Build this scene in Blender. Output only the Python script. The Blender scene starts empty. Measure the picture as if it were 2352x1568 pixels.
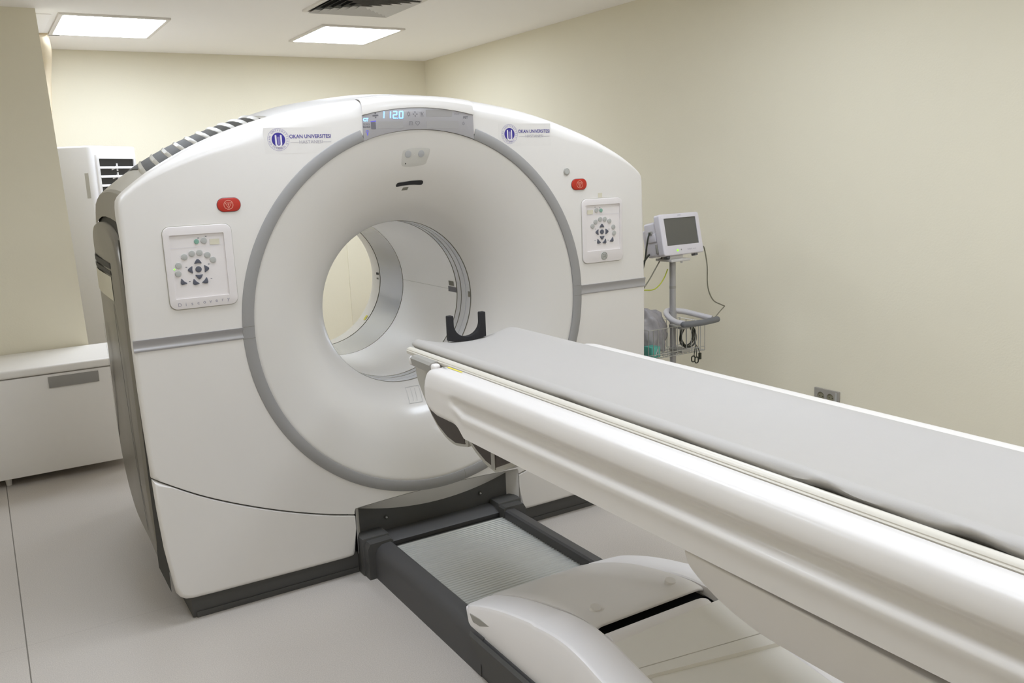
import bpy, bmesh, math, random
from mathutils import Vector, Matrix
random.seed(7)
C = bpy.context.scene.collection
PI = math.pi

# ------------------------------------------------------------------ camera
cd = bpy.data.cameras.new('camera'); cam = bpy.data.objects.new('camera', cd); C.objects.link(cam)
cd.sensor_width = 36.0; cd.lens = 36.0 * 2003.37 / 2352.0; cd.clip_start = 0.02; cd.clip_end = 60
RX = (0.8512521, -0.5232568, -0.0396509); UP = (0.1338562, 0.1434577, 0.9805623); FW = (0.5073976, 0.8400132, -0.1921599)
cam.matrix_world = Matrix(((RX[0], UP[0], -FW[0], -1.535168), (RX[1], UP[1], -FW[1], -3.172689), (RX[2], UP[2], -FW[2], 1.588717), (0, 0, 0, 1)))
bpy.context.scene.camera = cam

# ------------------------------------------------------------------ world, exposure
w = bpy.data.worlds.new('room_world'); bpy.context.scene.world = w; w.use_nodes = True
w.node_tree.nodes['Background'].inputs[0].default_value = (0.9, 0.88, 0.82, 1); w.node_tree.nodes['Background'].inputs[1].default_value = 0.05
vs = bpy.context.scene.view_settings
vs.view_transform = 'Standard'; vs.look = 'None'; vs.gamma = 1.0; vs.use_curve_mapping = False; vs.exposure = 0.0
LAMP = 13.6; LAMP_BACK = 22.0   # brightness of the ceiling panels: front rows, and the two behind the scanner
bpy.context.scene.cycles.max_bounces = 10
bpy.context.scene.cycles.diffuse_bounces = 7

# ------------------------------------------------------------------ materials
def lin(c):
    return tuple(((v / 255) / 12.92 if v / 255 <= 0.04045 else ((v / 255 + 0.055) / 1.055) ** 2.4) for v in c)
def mat(name, rgb, rough=0.5, metal=0.0, emit=None, strength=0.0, var=0.03, scale=30.0, bump=0.0, bscale=200.0, coat=0.0, alpha=1.0):
    m = bpy.data.materials.new(name); m.use_nodes = True; n = m.node_tree.nodes; l = m.node_tree.links
    p = n['Principled BSDF']; c = lin(rgb)
    tc = n.new('ShaderNodeTexCoord'); no = n.new('ShaderNodeTexNoise'); no.inputs['Scale'].default_value = scale; no.inputs['Detail'].default_value = 3
    l.new(tc.outputs['Object'], no.inputs['Vector'])
    mx = n.new('ShaderNodeMix'); mx.data_type = 'RGBA'
    mx.inputs['A'].default_value = (*[v * (1 - var) for v in c], 1); mx.inputs['B'].default_value = (*[min(1, v * (1 + var)) for v in c], 1)
    l.new(no.outputs['Fac'], mx.inputs['Factor']); l.new(mx.outputs['Result'], p.inputs['Base Color'])
    p.inputs['Roughness'].default_value = rough; p.inputs['Metallic'].default_value = metal
    p.inputs['Coat Weight'].default_value = coat; p.inputs['Coat Roughness'].default_value = 0.12
    p.inputs['Alpha'].default_value = alpha
    if emit: p.inputs['Emission Color'].default_value = (*lin(emit), 1); p.inputs['Emission Strength'].default_value = strength
    if bump:
        nb = n.new('ShaderNodeTexNoise'); nb.inputs['Scale'].default_value = bscale; bp = n.new('ShaderNodeBump'); bp.inputs['Strength'].default_value = bump; bp.inputs['Distance'].default_value = 0.002
        l.new(tc.outputs['Object'], nb.inputs['Vector']); l.new(nb.outputs['Fac'], bp.inputs['Height']); l.new(bp.outputs['Normal'], p.inputs['Normal'])
    return m
M = {
 'wall': mat('cream_paint', (229, 223, 203), 0.75, var=0.015, scale=3, bump=0.25, bscale=120),
 'ceil': mat('ceiling_paint', (249, 246, 243), 0.85, var=0.01, scale=2),
 'white': mat('gantry_white_plastic', (219, 215, 210), 0.33, var=0.008, coat=0.25),
 'cover': mat('table_white_plastic', (231, 227, 223), 0.38, var=0.008, coat=0.15),
 'funnel': mat('funnel_white_plastic', (213, 209, 203), 0.30, var=0.006, coat=0.4),
 'borew': mat('bore_white_plastic', (249, 247, 244), 0.35, var=0.008),
 'ring': mat('silver_grey_trim', (147, 145, 143), 0.5, 0.0, var=0.01),
 'band': mat('satin_silver_trim', (166, 164, 165), 0.28, 0.35, var=0.01),
 'display': mat('display_grey', (158, 155, 156), 0.3, var=0.01, coat=0.3),
 'displaydim': mat('display_window_grey', (155, 152, 150), 0.35, var=0.01),
 'icon': mat('display_icon_grey', (106, 104, 110), 0.5),
 'blueicon': mat('display_icon_blue', (92, 84, 190), 0.5, emit=(80, 70, 255), strength=0.35),
 'led': mat('blue_led_digit', (170, 225, 255), 0.4, emit=(70, 140, 255), strength=3.6),
 'greenled': mat('green_led', (150, 230, 60), 0.4, emit=(120, 255, 30), strength=1.5),
 'taupe': mat('taupe_grey_plastic', (142, 137, 126), 0.42, var=0.01, coat=0.1),
 'taupel': mat('light_taupe_plastic', (186, 182, 172), 0.4, var=0.01),
 'taupem': mat('mid_taupe_plastic', (176, 171, 160), 0.4, var=0.01),
 'side': mat('side_metallic_taupe', (132, 127, 117), 0.34, 0.25, var=0.01),
 'darkgap': mat('dark_gap', (52, 51, 46), 0.6),
 'gapdark': mat('dark_gap_grey', (44, 43, 38), 0.7),
 'pseam': mat('pale_joint', (168, 165, 152), 0.6),
 'lseam': mat('bore_joint', (152, 148, 134), 0.5),
 'noseg': mat('nose_grey_plastic', (182, 179, 170), 0.45),
 'shell': mat('base_cover_white_plastic', (244, 241, 241), 0.38, var=0.006),
 'black': mat('black_plastic', (26, 25, 27), 0.5),
 'blackmatte': mat('black_foam', (30, 29, 32), 0.75, bump=0.2),
 'anth': mat('anthracite_plastic', (72, 71, 69), 0.55, var=0.04, bump=0.15, bscale=500),
 'anth2': mat('anthracite_plastic_smooth', (72, 71, 71), 0.5, var=0.03),
 'rib': mat('ribbed_aluminium', (194, 195, 190), 0.42, 0.4, var=0.02),
 'mat': mat('grey_vinyl_pad', (184, 180, 175), 0.55, var=0.012, bump=0.1, bscale=300),
 'bellows': mat('cream_grey_panel', (242, 239, 232), 0.5, var=0.01),
 'cradle': mat('cream_cradle', (222, 217, 205), 0.35, var=0.01),
 'grey': mat('mid_grey_plastic', (160, 157, 150), 0.45),
 'lgrey': mat('light_grey_plastic', (205, 202, 198), 0.4),
 'brown': mat('dark_brown_plastic', (66, 58, 52), 0.5),
 'red': mat('red_button', (176, 34, 12), 0.4, coat=0.15),
 'pinkline': mat('pale_symbol_print', (226, 170, 150), 0.5),
 'blue': mat('navy_print', (52, 40, 136), 0.5),
 'violet': mat('violet_print', (126, 116, 172), 0.5),
 'pale': mat('pale_print', (212, 208, 212), 0.5),
 'greyprint': mat('grey_print', (158, 154, 164), 0.5),
 'faint': mat('faint_print', (168, 165, 178), 0.5),
 'sticker': mat('clear_sticker', (217, 213, 208), 0.33, coat=0.25),
 'keyg': mat('grey_key', (174, 174, 170), 0.4),
 'plateg': mat('pale_plate_grey', (194, 191, 184), 0.45),
 'lensg': mat('pale_lens_grey', (174, 174, 175), 0.3),
 'keyd': mat('dark_key', (86, 88, 99), 0.4),
 'keygreen': mat('green_key', (120, 160, 144), 0.4),
 'panelw': mat('control_panel_white', (219, 213, 211), 0.45, var=0.008),
 'panelin': mat('control_panel_face', (223, 217, 215), 0.5, var=0.008),
 'beige': mat('beige_label', (208, 202, 182), 0.6),
 'yellow': mat('yellow_label', (232, 218, 70), 0.6),
 'silverband': mat('bore_silver_band', (182, 184, 188), 0.22, 0.55, var=0.01),
 'window': mat('scan_window', (204, 204, 206), 0.2, var=0.01, coat=0.3),
 'seam': mat('seam_line', (120, 117, 104), 0.6),
 'acw': mat('white_enamel', (232, 230, 230), 0.4, var=0.008),
 'chest': mat('chest_white_enamel', (232, 228, 222), 0.45, var=0.01),
 'label': mat('grey_vent_label', (146, 143, 138), 0.55, bump=0.3, bscale=400),
 'pipe': mat('cream_pipe', (240, 226, 200), 0.55),
 'frame': mat('lamp_frame_white', (225, 220, 214), 0.5),
 'lamp': mat('lamp_diffuser', (255, 253, 248), 0.5, emit=(232, 241, 255), strength=LAMP),
 'lampback': mat('lamp_diffuser_bright', (255, 253, 248), 0.5, emit=(232, 241, 255), strength=LAMP_BACK),
 'steel': mat('grey_painted_steel', (176, 174, 174), 0.35, 0.2),
 'wire': mat('chrome_wire', (185, 185, 182), 0.3, 0.7),
 'handle': mat('pale_grey_handle', (206, 203, 206), 0.4),
 'grip': mat('dark_grey_grip', (112, 113, 116), 0.55),
 'monitor': mat('monitor_white_plastic', (222, 218, 224), 0.4),
 'screen': mat('dark_grey_screen', (98, 97, 92), 0.35),
 'cablegrey': mat('grey_cable', (128, 125, 108), 0.5),
 'cableblack': mat('black_cable', (50, 52, 40), 0.5),
 'cableyg': mat('yellow_green_cable', (188, 196, 60), 0.5),
 'bag': mat('smoky_plastic_bag', (172, 168, 172), 0.25, var=0.25, scale=25, alpha=0.75),
 'teal': mat('teal_box', (96, 178, 162), 0.5, var=0.05),
 'socket': mat('grey_socket_plate', (160, 156, 148), 0.4, 0.1),
 'socketin': mat('socket_insert', (138, 134, 112), 0.5),
}
def floor_material():
    m = bpy.data.materials.new('speckled_vinyl_floor'); m.use_nodes = True; n = m.node_tree.nodes; l = m.node_tree.links; p = n['Principled BSDF']
    tc = n.new('ShaderNodeTexCoord')
    a = n.new('ShaderNodeTexNoise'); a.inputs['Scale'].default_value = 260; a.inputs['Detail'].default_value = 4
    b = n.new('ShaderNodeTexNoise'); b.inputs['Scale'].default_value = 1.3; b.inputs['Detail'].default_value = 3
    l.new(tc.outputs['Object'], a.inputs['Vector']); l.new(tc.outputs['Object'], b.inputs['Vector'])
    r = n.new('ShaderNodeValToRGB'); r.color_ramp.elements[0].position = 0.35; r.color_ramp.elements[1].position = 0.65
    r.color_ramp.elements[0].color = (*lin((184, 177, 169)), 1); r.color_ramp.elements[1].color = (*lin((200, 193, 185)), 1)
    l.new(a.outputs['Fac'], r.inputs['Fac'])
    mx = n.new('ShaderNodeMix'); mx.data_type = 'RGBA'; mx.blend_type = 'MULTIPLY'; mx.inputs['Factor'].default_value = 0.25
    r2 = n.new('ShaderNodeValToRGB'); r2.color_ramp.elements[0].color = (0.85, 0.85, 0.85, 1); r2.color_ramp.elements[1].color = (1, 1, 1, 1)
    l.new(b.outputs['Fac'], r2.inputs['Fac']); l.new(r.outputs['Color'], mx.inputs['A']); l.new(r2.outputs['Color'], mx.inputs['B'])
    sep = n.new('ShaderNodeSeparateXYZ'); l.new(tc.outputs['Object'], sep.inputs[0])
    def seam(axis, pos, wd):
        s = n.new('ShaderNodeMath'); s.operation = 'SUBTRACT'; l.new(sep.outputs[axis], s.inputs[0]); s.inputs[1].default_value = pos
        q = n.new('ShaderNodeMath'); q.operation = 'ABSOLUTE'; l.new(s.outputs[0], q.inputs[0])
        t = n.new('ShaderNodeMath'); t.operation = 'LESS_THAN'; l.new(q.outputs[0], t.inputs[0]); t.inputs[1].default_value = wd
        return t
    s1 = seam('X', -1.575, 0.0022); s2 = seam('Y', 0.18, 0.0012)
    ad = n.new('ShaderNodeMath'); ad.operation = 'MULTIPLY_ADD'; l.new(s2.outputs[0], ad.inputs[0]); ad.inputs[1].default_value = 0.25; l.new(s1.outputs[0], ad.inputs[2])
    mz = n.new('ShaderNodeMix'); mz.data_type = 'RGBA'; l.new(ad.outputs[0], mz.inputs['Factor']); l.new(mx.outputs['Result'], mz.inputs['A'])
    mz.inputs['B'].default_value = (*lin((112, 106, 98)), 1); l.new(mz.outputs['Result'], p.inputs['Base Color'])
    p.inputs['Roughness'].default_value = 0.42
    return m
M['floor'] = floor_material()

# ------------------------------------------------------------------ builders
def vadd(bm, p): return bm.verts.new(p)
def face(bm, vs_):
    try: return bm.faces.new(vs_)
    except ValueError: return None
def box(bm, x0, x1, y0, y1, z0, z1, bev=0.0, seg=2):
    t = bmesh.new(); bmesh.ops.create_cube(t, size=1.0)
    for v in t.verts: v.co = Vector(((x0 + x1) / 2 + v.co.x * (x1 - x0), (y0 + y1) / 2 + v.co.y * (y1 - y0), (z0 + z1) / 2 + v.co.z * (z1 - z0)))
    if bev: bmesh.ops.bevel(t, geom=t.edges[:], offset=bev, segments=seg, profile=0.5, affect='EDGES')
    merge(bm, t); return bm
def merge(bm, t, mtx=None):
    mp = {}
    for v in t.verts: mp[v] = bm.verts.new(mtx @ v.co if mtx else v.co)
    for f in t.faces: face(bm, [mp[v] for v in f.verts])
    t.free()
def loft(bm, rows, closed=True, cap0=False, cap1=False):
    R = [[vadd(bm, p) for p in r] for r in rows]; n = len(R[0])
    for a, b in zip(R, R[1:]):
        for i in range(n if closed else n - 1):
            j = (i + 1) % n; face(bm, [a[i], a[j], b[j], b[i]])
    if cap0: face(bm, R[0][::-1])
    if cap1: face(bm, R[-1])
    return R
def frame_axes(d):
    d = d.normalized(); a = Vector((0, 0, 1)) if abs(d.z) < 0.9 else Vector((1, 0, 0))
    u = d.cross(a).normalized(); return u, d.cross(u).normalized()
def cyl(bm, p0, p1, r, r1=None, n=20, cap=True):
    p0, p1 = Vector(p0), Vector(p1); u, v = frame_axes(p1 - p0); r1 = r if r1 is None else r1
    rows = [[p + (u * math.cos(2 * PI * i / n) + v * math.sin(2 * PI * i / n)) * q for i in range(n)] for p, q in ((p0, r), (p1, r1))]
    loft(bm, rows, True, cap, cap)
def smooth_path(pts, k=6, closed=False):
    pts = [Vector(p) for p in pts]; out = []; N = len(pts)
    for i in range(N if closed else N - 1):
        if closed: p0, p1, p2, p3 = pts[(i - 1) % N], pts[i], pts[(i + 1) % N], pts[(i + 2) % N]
        else: p0, p1, p2, p3 = pts[max(i - 1, 0)], pts[i], pts[i + 1], pts[min(i + 2, N - 1)]
        for j in range(k):
            t = j / k
            out.append(0.5 * ((2 * p1) + (p2 - p0) * t + (2 * p0 - 5 * p1 + 4 * p2 - p3) * t * t + (3 * p1 - p0 - 3 * p2 + p3) * t ** 3))
    if not closed: out.append(pts[-1])
    return out
def tube(bm, pts, r, n=8, k=6, closed=False, smooth=True, flat=1.0):
    P = smooth_path(pts, k, closed) if smooth else [Vector(p) for p in pts]
    rows = []; u = None
    for i, p in enumerate(P):
        a = P[(i - 1) % len(P)] if closed else P[max(i - 1, 0)]; b = P[(i + 1) % len(P)] if closed else P[min(i + 1, len(P) - 1)]
        d = (b - a).normalized()
        if u is None: u, _ = frame_axes(d)
        u = (u - d * u.dot(d)).normalized(); v = d.cross(u)
        rr = r[i] if isinstance(r, list) else r
        rows.append([p + (u * math.cos(2 * PI * j / n) + v * math.sin(2 * PI * j / n) * flat) * rr for j in range(n)])
    if closed: rows.append(rows[0])
    loft(bm, rows, True, not closed, not closed)
def rrect(x0, x1, z0, z1, r, n=5):
    out = []
    for cx, cz, a in ((x1 - r, z1 - r, 0), (x0 + r, z1 - r, 90), (x0 + r, z0 + r, 180), (x1 - r, z0 + r, 270)):
        for i in range(n + 1):
            t = math.radians(a + 90 * i / n); out.append((cx + r * math.cos(t), cz + r * math.sin(t)))
    return out
def circle(cx, cz, r, n=48): return [(cx + r * math.cos(2 * PI * i / n), cz + r * math.sin(2 * PI * i / n)) for i in range(n)]
def area2(l): return sum(l[i][0] * l[(i + 1) % len(l)][1] - l[(i + 1) % len(l)][0] * l[i][1] for i in range(len(l)))
def inset(l, d):
    n = len(l); out = []; s = 1 if area2(l) > 0 else -1
    for i in range(n):
        a, b, c = Vector(l[i - 1]), Vector(l[i]), Vector(l[(i + 1) % n])
        e1 = (b - a); e2 = (c - b)
        if e1.length < 1e-9: e1 = e2
        if e2.length < 1e-9: e2 = e1
        e1.normalize(); e2.normalize()
        n1 = Vector((-e1.y, e1.x)) * s; n2 = Vector((-e2.y, e2.x)) * s
        m = n1 + n2
        if m.length < 1e-6: m = n1
        m.normalize(); k = max(0.35, m.dot(n1)); dd = d[i] if isinstance(d, (list, tuple)) else d
        out.append((b.x + m.x * dd / k, b.y + m.y * dd / k))
    return out
FRONT = lambda x, z, y: Vector((x, y, z))                # a drawing on an XZ plane, y is depth
def plate(bm, outer, holes=(), y=0.0, depth=0.01, r=0.0, mp=FRONT, back=False, seg=3):
    """flat plate with rounded front edge, outline in two dimensions"""
    loops = []
    rings = []
    prof = [(0.0, depth)]
    if r > 0:
        for i in range(seg + 1):
            t = PI / 2 * i / seg; prof.append((r * (1 - math.cos(t)), r * (1 - math.sin(t))))
    else: prof.append((0.0, 0.0))
    for ins, dy in prof:
        lp = inset(outer, ins) if ins else outer
        rings.append([vadd(bm, mp(p[0], p[1], y + dy)) for p in lp])
    for a, b in zip(rings, rings[1:]):
        for i in range(len(a)): face(bm, [a[i], a[(i + 1) % len(a)], b[(i + 1) % len(a)], b[i]])
    hole_front = []
    for h in holes:
        f = [vadd(bm, mp(p[0], p[1], y)) for p in h]; g = [vadd(bm, mp(p[0], p[1], y + depth)) for p in h]
        for i in range(len(f)): face(bm, [f[i], g[i], g[(i + 1) % len(f)], f[(i + 1) % len(f)]])
        hole_front.append(f)
    cap(bm, [rings[-1]] + hole_front)
    if back and not holes: face(bm, rings[0])
def cap(bm, loops):
    if len(loops) == 1 : face(bm, loops[0]) ; return
    es = []
    for lp in loops:
        for i in range(len(lp)):
            a, b = lp[i], lp[(i + 1) % len(lp)]; e = bm.edges.get((a, b)) or bm.edges.new((a, b)); es.append(e)
    bmesh.ops.triangle_fill(bm, use_beauty=True, use_dissolve=False, edges=es)
OFF = {}
def thing(name, label, cat, loc=(0, 0, 0), rot=None, group=None, local=False):
    o = bpy.data.objects.new(name, None); C.objects.link(o); o.location = loc; o.empty_display_size = 0.1
    if rot: o.rotation_euler = rot
    o['label'] = label; o['category'] = cat
    if group: o['group'] = group
    OFF[o] = Vector((0, 0, 0)) if local else Vector(loc)
    return o
def obj(name, bm, m, parent=None, label=None, loc=None, sharp=35, cat=None, group=None, kind=None, keep=False):
    off = OFF[parent] if parent else Vector(loc or (0, 0, 0))
    if not keep: bmesh.ops.recalc_face_normals(bm, faces=bm.faces[:])
    for v in bm.verts: v.co -= off
    me = bpy.data.meshes.new(name); bm.to_mesh(me); bm.free()
    for p in me.polygons: p.use_smooth = True
    me.set_sharp_from_angle(angle=math.radians(sharp))
    me.materials.append(M[m] if isinstance(m, str) else m)
    o = bpy.data.objects.new(name, me); C.objects.link(o)
    if parent: o.parent = parent; OFF[o] = off
    else: o.location = off; OFF[o] = off
    if label: o['label'] = label
    if cat: o['category'] = cat
    if group: o['group'] = group
    if kind: o['kind'] = kind
    return o
def split_obj(name, bm, m, parent=None, label=None):
    """one object for every loose piece of the mesh"""
    left = set(bm.verts)
    while left:
        st = [left.pop()]; comp = set(st)
        while st:
            v = st.pop()
            for e in v.link_edges:
                o = e.other_vert(v)
                if o in left: left.discard(o); comp.add(o); st.append(o)
        t = bmesh.new(); mp = {v: t.verts.new(v.co) for v in comp}
        for f in bm.faces:
            if f.verts[0] in comp: t.faces.new([mp[v] for v in f.verts])
        obj(name, t, m, parent, label=label)
    bm.free()
def nb(): return bmesh.new()
def text_bm(bm, s, size, cx, cz, y, mp=FRONT, align='CENTER', squash=1.0, shear=0.0, bold=0.0, thick=0.0004, ang=0.0, spacing=1.0):
    cu = bpy.data.curves.new('lettering', 'FONT'); cu.body = s; cu.size = size; cu.align_x = align; cu.align_y = 'CENTER'; cu.shear = shear
    cu.offset = bold; cu.space_character = spacing; cu.resolution_u = 3
    o = bpy.data.objects.new('lettering', cu); C.objects.link(o); bpy.context.view_layer.update()
    me = o.to_mesh(); ca, sa = math.cos(ang), math.sin(ang); vv = []
    for v in me.vertices:
        x, z = v.co.x * squash, v.co.y; vv.append(vadd(bm, mp(cx + x * ca - z * sa, cz + x * sa + z * ca, y)))
    for p in me.polygons: face(bm, [vv[i] for i in p.vertices])
    o.to_mesh_clear(); bpy.data.objects.remove(o); bpy.data.curves.remove(cu)
def arc_text(bm, s, size, cx, cz, R, a0, a1, y, inward=False):
    n = len(s)
    for i, ch in enumerate(s):
        if ch == ' ': continue
        a = math.radians(a0 + (a1 - a0) * i / max(1, n - 1))
        text_bm(bm, ch, size, cx + R * math.cos(a), cz + R * math.sin(a), y, ang=(a + PI / 2) if inward else (a - PI / 2))
def flat_strip(bm, a, b, wd, y, mp=FRONT):
    a, b = Vector(a), Vector(b); d = (b - a).normalized(); n = Vector((-d.y, d.x)) * wd / 2
    face(bm, [vadd(bm, mp(p.x, p.y, y)) for p in (a - n, b - n, b + n, a + n)])
def ring_bm(bm, cx, cz, r0, r1, y, n=40, a0=0, a1=360, mp=FRONT):
    full = abs(a1 - a0) >= 360; k = n if full else n + 1
    A = [math.radians(a0 + (a1 - a0) * i / n) for i in range(k)]
    i_ = [vadd(bm, mp(cx + r0 * math.cos(a), cz + r0 * math.sin(a), y)) for a in A]; o_ = [vadd(bm, mp(cx + r1 * math.cos(a), cz + r1 * math.sin(a), y)) for a in A]
    for i in range(n): face(bm, [i_[i], i_[(i + 1) % k], o_[(i + 1) % k], o_[i]])

# ------------------------------------------------------------------ the room
H = 2.6; XR = 2.17; YB = 4.306; XL = -3.2; YF = -4.9
def struct(name, bm, m, label=None): return obj(name, bm, m, kind='structure', label=label)
b = nb(); box(b, XL - .1, XR + .1, YF - .1, YB + .1, -0.1, 0.0); struct('floor', b, 'floor')
b = nb(); box(b, XL - .1, XR + .1, YF - .1, YB + .1, H, H + 0.1); struct('ceiling', b, 'ceil')
b = nb(); box(b, XR, XR + .1, YF, YB + .1, 0, H); struct('wall_right', b, 'wall')
b = nb(); box(b, XL, XR, YB, YB + .1, 0, H); struct('wall_back', b, 'wall')
b = nb(); box(b, XL - .1, XL, YF, YB + .1, 0, H); struct('wall_left', b, 'wall')
b = nb(); box(b, XL, XR, YF - .1, YF, 0, H); struct('wall_front', b, 'wall')
b = nb(); loft(b, [[(XL, 2.68, z), (x, 2.68, z), (x, 2.80, z), (XL, 2.80, z)] for z, x in ((0, -1.02), (H, -1.075))], True, True, True); struct('wall_niche', b, 'wall')
b = nb(); box(b, 1.29, 2.165, YB - .012, YB, 0, 2.1, 0.002); struct('door_1', b, 'wall')

# ceiling lights
def ceiling_light(x0, x1, y0, y1, label, group, m='lamp'):
    t = thing('ceiling_light', label, 'ceiling light', ((x0 + x1) / 2, (y0 + y1) / 2, H), group=group)
    f = 0.024
    b = nb(); fr = rrect(x0 - f, x1 + f, y0 - f, y1 + f, 0.006); hole = rrect(x0, x1, y0, y1, 0.02)
    plate(b, fr, [hole], 0.0, 0.012, 0.002, mp=lambda x, z, y: Vector((x, z, H - 0.012 + y)))
    obj('frame', b, 'frame', t)
    b = nb(); plate(b, rrect(x0, x1, y0, y1, 0.02), [], 0.0, 0.006, 0, mp=lambda x, z, y: Vector((x, z, H - 0.009 + y))); obj('diffuser', b, m, t)
ceiling_light(-.925, -.345, 2.79, 3.54, 'lit square ceiling panel light on the left, above the air conditioner', 'ceiling panel lights', 'lampback')
ceiling_light(.655, 1.215, 2.72, 3.42, 'lit square ceiling panel light on the right, beside the ceiling air vent', 'ceiling panel lights', 'lampback')
for x_, xn in ((-2.2, 'added near the left wall'), (-.635, 'left of the table'), (.945, 'right of the table')):  # unseen left-wall panel, added to brighten the chest and the wall niche
    for y_, yn in ((-.35, 'level with the scanner front'), (-2.1, 'halfway along the table'), (-3.85, 'over the foot of the table')):
        if x_ < -2 and y_ < -1: continue
        ceiling_light(x_ - .29, x_ + .29, y_ - .29, y_ + .29, 'ceiling panel light %s, %s, outside the frame' % (xn, yn), 'ceiling panel lights')

# ceiling air vent : four-way diffuser
t = thing('ceiling_vent', 'white square four-way air vent with dark slots in the ceiling', 'air vent', (.63, 1.955, H))
X0, X1, Y0, Y1 = .345, .915, 1.68, 2.26
b = nb(); plate(b, rrect(X0, X1, Y0, Y1, .004), [rrect(X0 + .025, X1 - .025, Y0 + .025, Y1 - .025, .001)], 0, .012, .002, mp=lambda x, z, y: Vector((x, z, H - .012 + y))); obj('frame', b, 'frame', t)
b = nb(); box(b, X0 + .022, X1 - .022, Y0 + .022, Y1 - .022, H - .0025, H - .0005); obj('duct_opening', b, 'black', t)
b = nb()
for k in range(6):
    d = .028 + k * .043; e = d + .030
    lo = [(X0 + d, Y0 + d), (X1 - d, Y0 + d), (X1 - d, Y1 - d), (X0 + d, Y1 - d)]; hi = [(X0 + e, Y0 + e), (X1 - e, Y0 + e), (X1 - e, Y1 - e), (X0 + e, Y1 - e)]
    loft(b, [[(p[0], p[1], H - .022) for p in lo], [(p[0], p[1], H - .004) for p in hi]], True)
obj('vane', b, 'lgrey', t)

# pipe and hatch at the top left
b = nb(); tube(b, [(-.985, 3.58, 2.60), (-.972, 3.64, 2.56), (-.95, 3.85, 2.53), (-.935, 4.10, 2.50), (-.945, 4.22, 2.38), (-.962, 4.24, 2.2), (-.99, 4.25, 1.95), (-1.0, 4.25, 1.7), (-1.0, 4.25, 1.2), (-1.0, 4.25, .55), (-1.0, 4.15, .3)], 0.036, 14)
obj('drain_pipe', b, 'pipe', label='cream wrapped pipe running from the ceiling down behind the air conditioner', cat='pipe', loc=(-1.0, 4.25, .3))
b = nb(); box(b, -1.3, -.98, 2.84, 3.52, H - .006, H, .002)
obj('ceiling_hatch', b, 'ceil', label='small white access hatch in the ceiling above the pipe', cat='hatch', loc=(-1.14, 3.1, H))
b = nb(); box(b, -.945, -.875, 3.58, 3.64, H - .004, H); obj('ceiling_opening', b, 'black', label='black gap in the ceiling where the cream pipe comes out', cat='opening', loc=(-.91, 3.6, H))

# ------------------------------------------------------------------ storage chest by the left wall
t = thing('storage_chest', 'long low white chest standing against the wall left of the scanner', 'chest', (-1.7, 2.4, 0))
b = nb(); box(b, -2.6, -.9, 2.125, 2.66, .05, .597, .006); obj('body', b, 'chest', t)
b = nb(); box(b, -2.61, -.89, 2.112, 2.668, .602, .648, .014, 4); obj('lid', b, 'chest', t)
b = nb(); box(b, -1.303, -1.052, 2.117, 2.126, .523, .583, .001); obj('vent_plate', b, 'label', t, label='flat grey plate')
for x in (-1.56, -2.5):
    for y in (2.2, 2.6):
        b = nb(); cyl(b, (x, y, 0), (x, y, .051), .014, .018, 12); obj('foot', b, 'chest', t)

# ------------------------------------------------------------------ standing air conditioner
a = math.radians(42.5)
t = thing('air_conditioner', 'tall white standing air conditioner with black slotted outlet behind the scanner', 'air conditioner', (-.838, 3.1, 0), (0, 0, a + 0.0), local=True)
# local frame: x axis = vent face direction reversed below
t.rotation_euler = (0, 0, math.radians(47.5))   # local x runs along the outlet face
AW, AD, AH = .49, .36, 1.852
b = nb()
plate(b, rrect(0, AW, 0.0, AD, .03), [], 0, AH, .012, mp=lambda x, z, y: Vector((x, z, AH - y)), back=True); obj('housing', b, 'acw', t)
b = nb(); plate(b, rrect(.035, AW - .035, 1.20, 1.80, .008), [rrect(.06, AW - .06, 1.215, 1.77, .006)], -.012, .012, .003); obj('outlet_frame', b, 'acw', t)
b = nb(); box(b, .055, AW - .055, -.003, -.0005, 1.215, 1.77); obj('outlet_opening', b, 'black', t)
b = nb()
for k in range(9):
    z = 1.715 - k * .058; loft(b, [[(x, -.004, z + .006), (x, -.014, z - .004), (x, -.014, z - .009), (x, -.004, z + .001)] for x in (.06, AW - .06)], True, True, True)
obj('louver', b, 'acw', t)
b = nb()
for k in range(9):
    z = 1.74 - k * .058; box(b, .24, .252, -.008, -.002, z - .05, z)
    loft(b, [[(.19, -.006, z - .03), (.19, -.004, z - .045), (.25, -.004, z - .03), (.25, -.006, z - .012)], [(.19, -.003, z - .03), (.19, -.002, z - .045), (.25, -.002, z - .03), (.25, -.003, z - .012)]], True, True, True)
obj('deflector', b, 'acw', t)
b = nb(); box(b, -.0015, 0, .035, .062, 1.52, 1.68); obj('label', b, 'plateg', t, label='small grey printed sticker on the side')

# ------------------------------------------------------------------ the scanner gantry
ZC = 1.046
G = thing('ct_scanner', 'large white ring-shaped CT scanner with round bore and blue lit readout', 'scanner', (0, .7, 0))
arcpts = [(0, 1.893), (.12, 1.890), (.25, 1.876), (.38, 1.857), (.5, 1.834), (.62, 1.803), (.74, 1.764), (.86, 1.714), (.98, 1.650), (1.05, 1.603), (1.098, 1.566)]
half = [Vector((x, z, 0)) for x, z in arcpts]
arc = [(p.x, p.y) for p in smooth_path(half, 4)]
corner = [(1.110, 1.554), (1.118, 1.540), (1.121, 1.52), (1.122, 1.49)]
sidep = [(1.124, 1.40), (1.128, 1.2), (1.130, 1.05), (1.129, .9), (1.126, .75), (1.122, .62)]
seamp = [(1.121, .572), (.972, .479), (.82, .404), (.657, .338), (.50, .286), (.387, .2565)]
seam_s = [(p.x, p.y) for p in smooth_path([Vector((x, z, 0)) for x, z in seamp], 4)]
rightside = arc + corner + sidep
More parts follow.
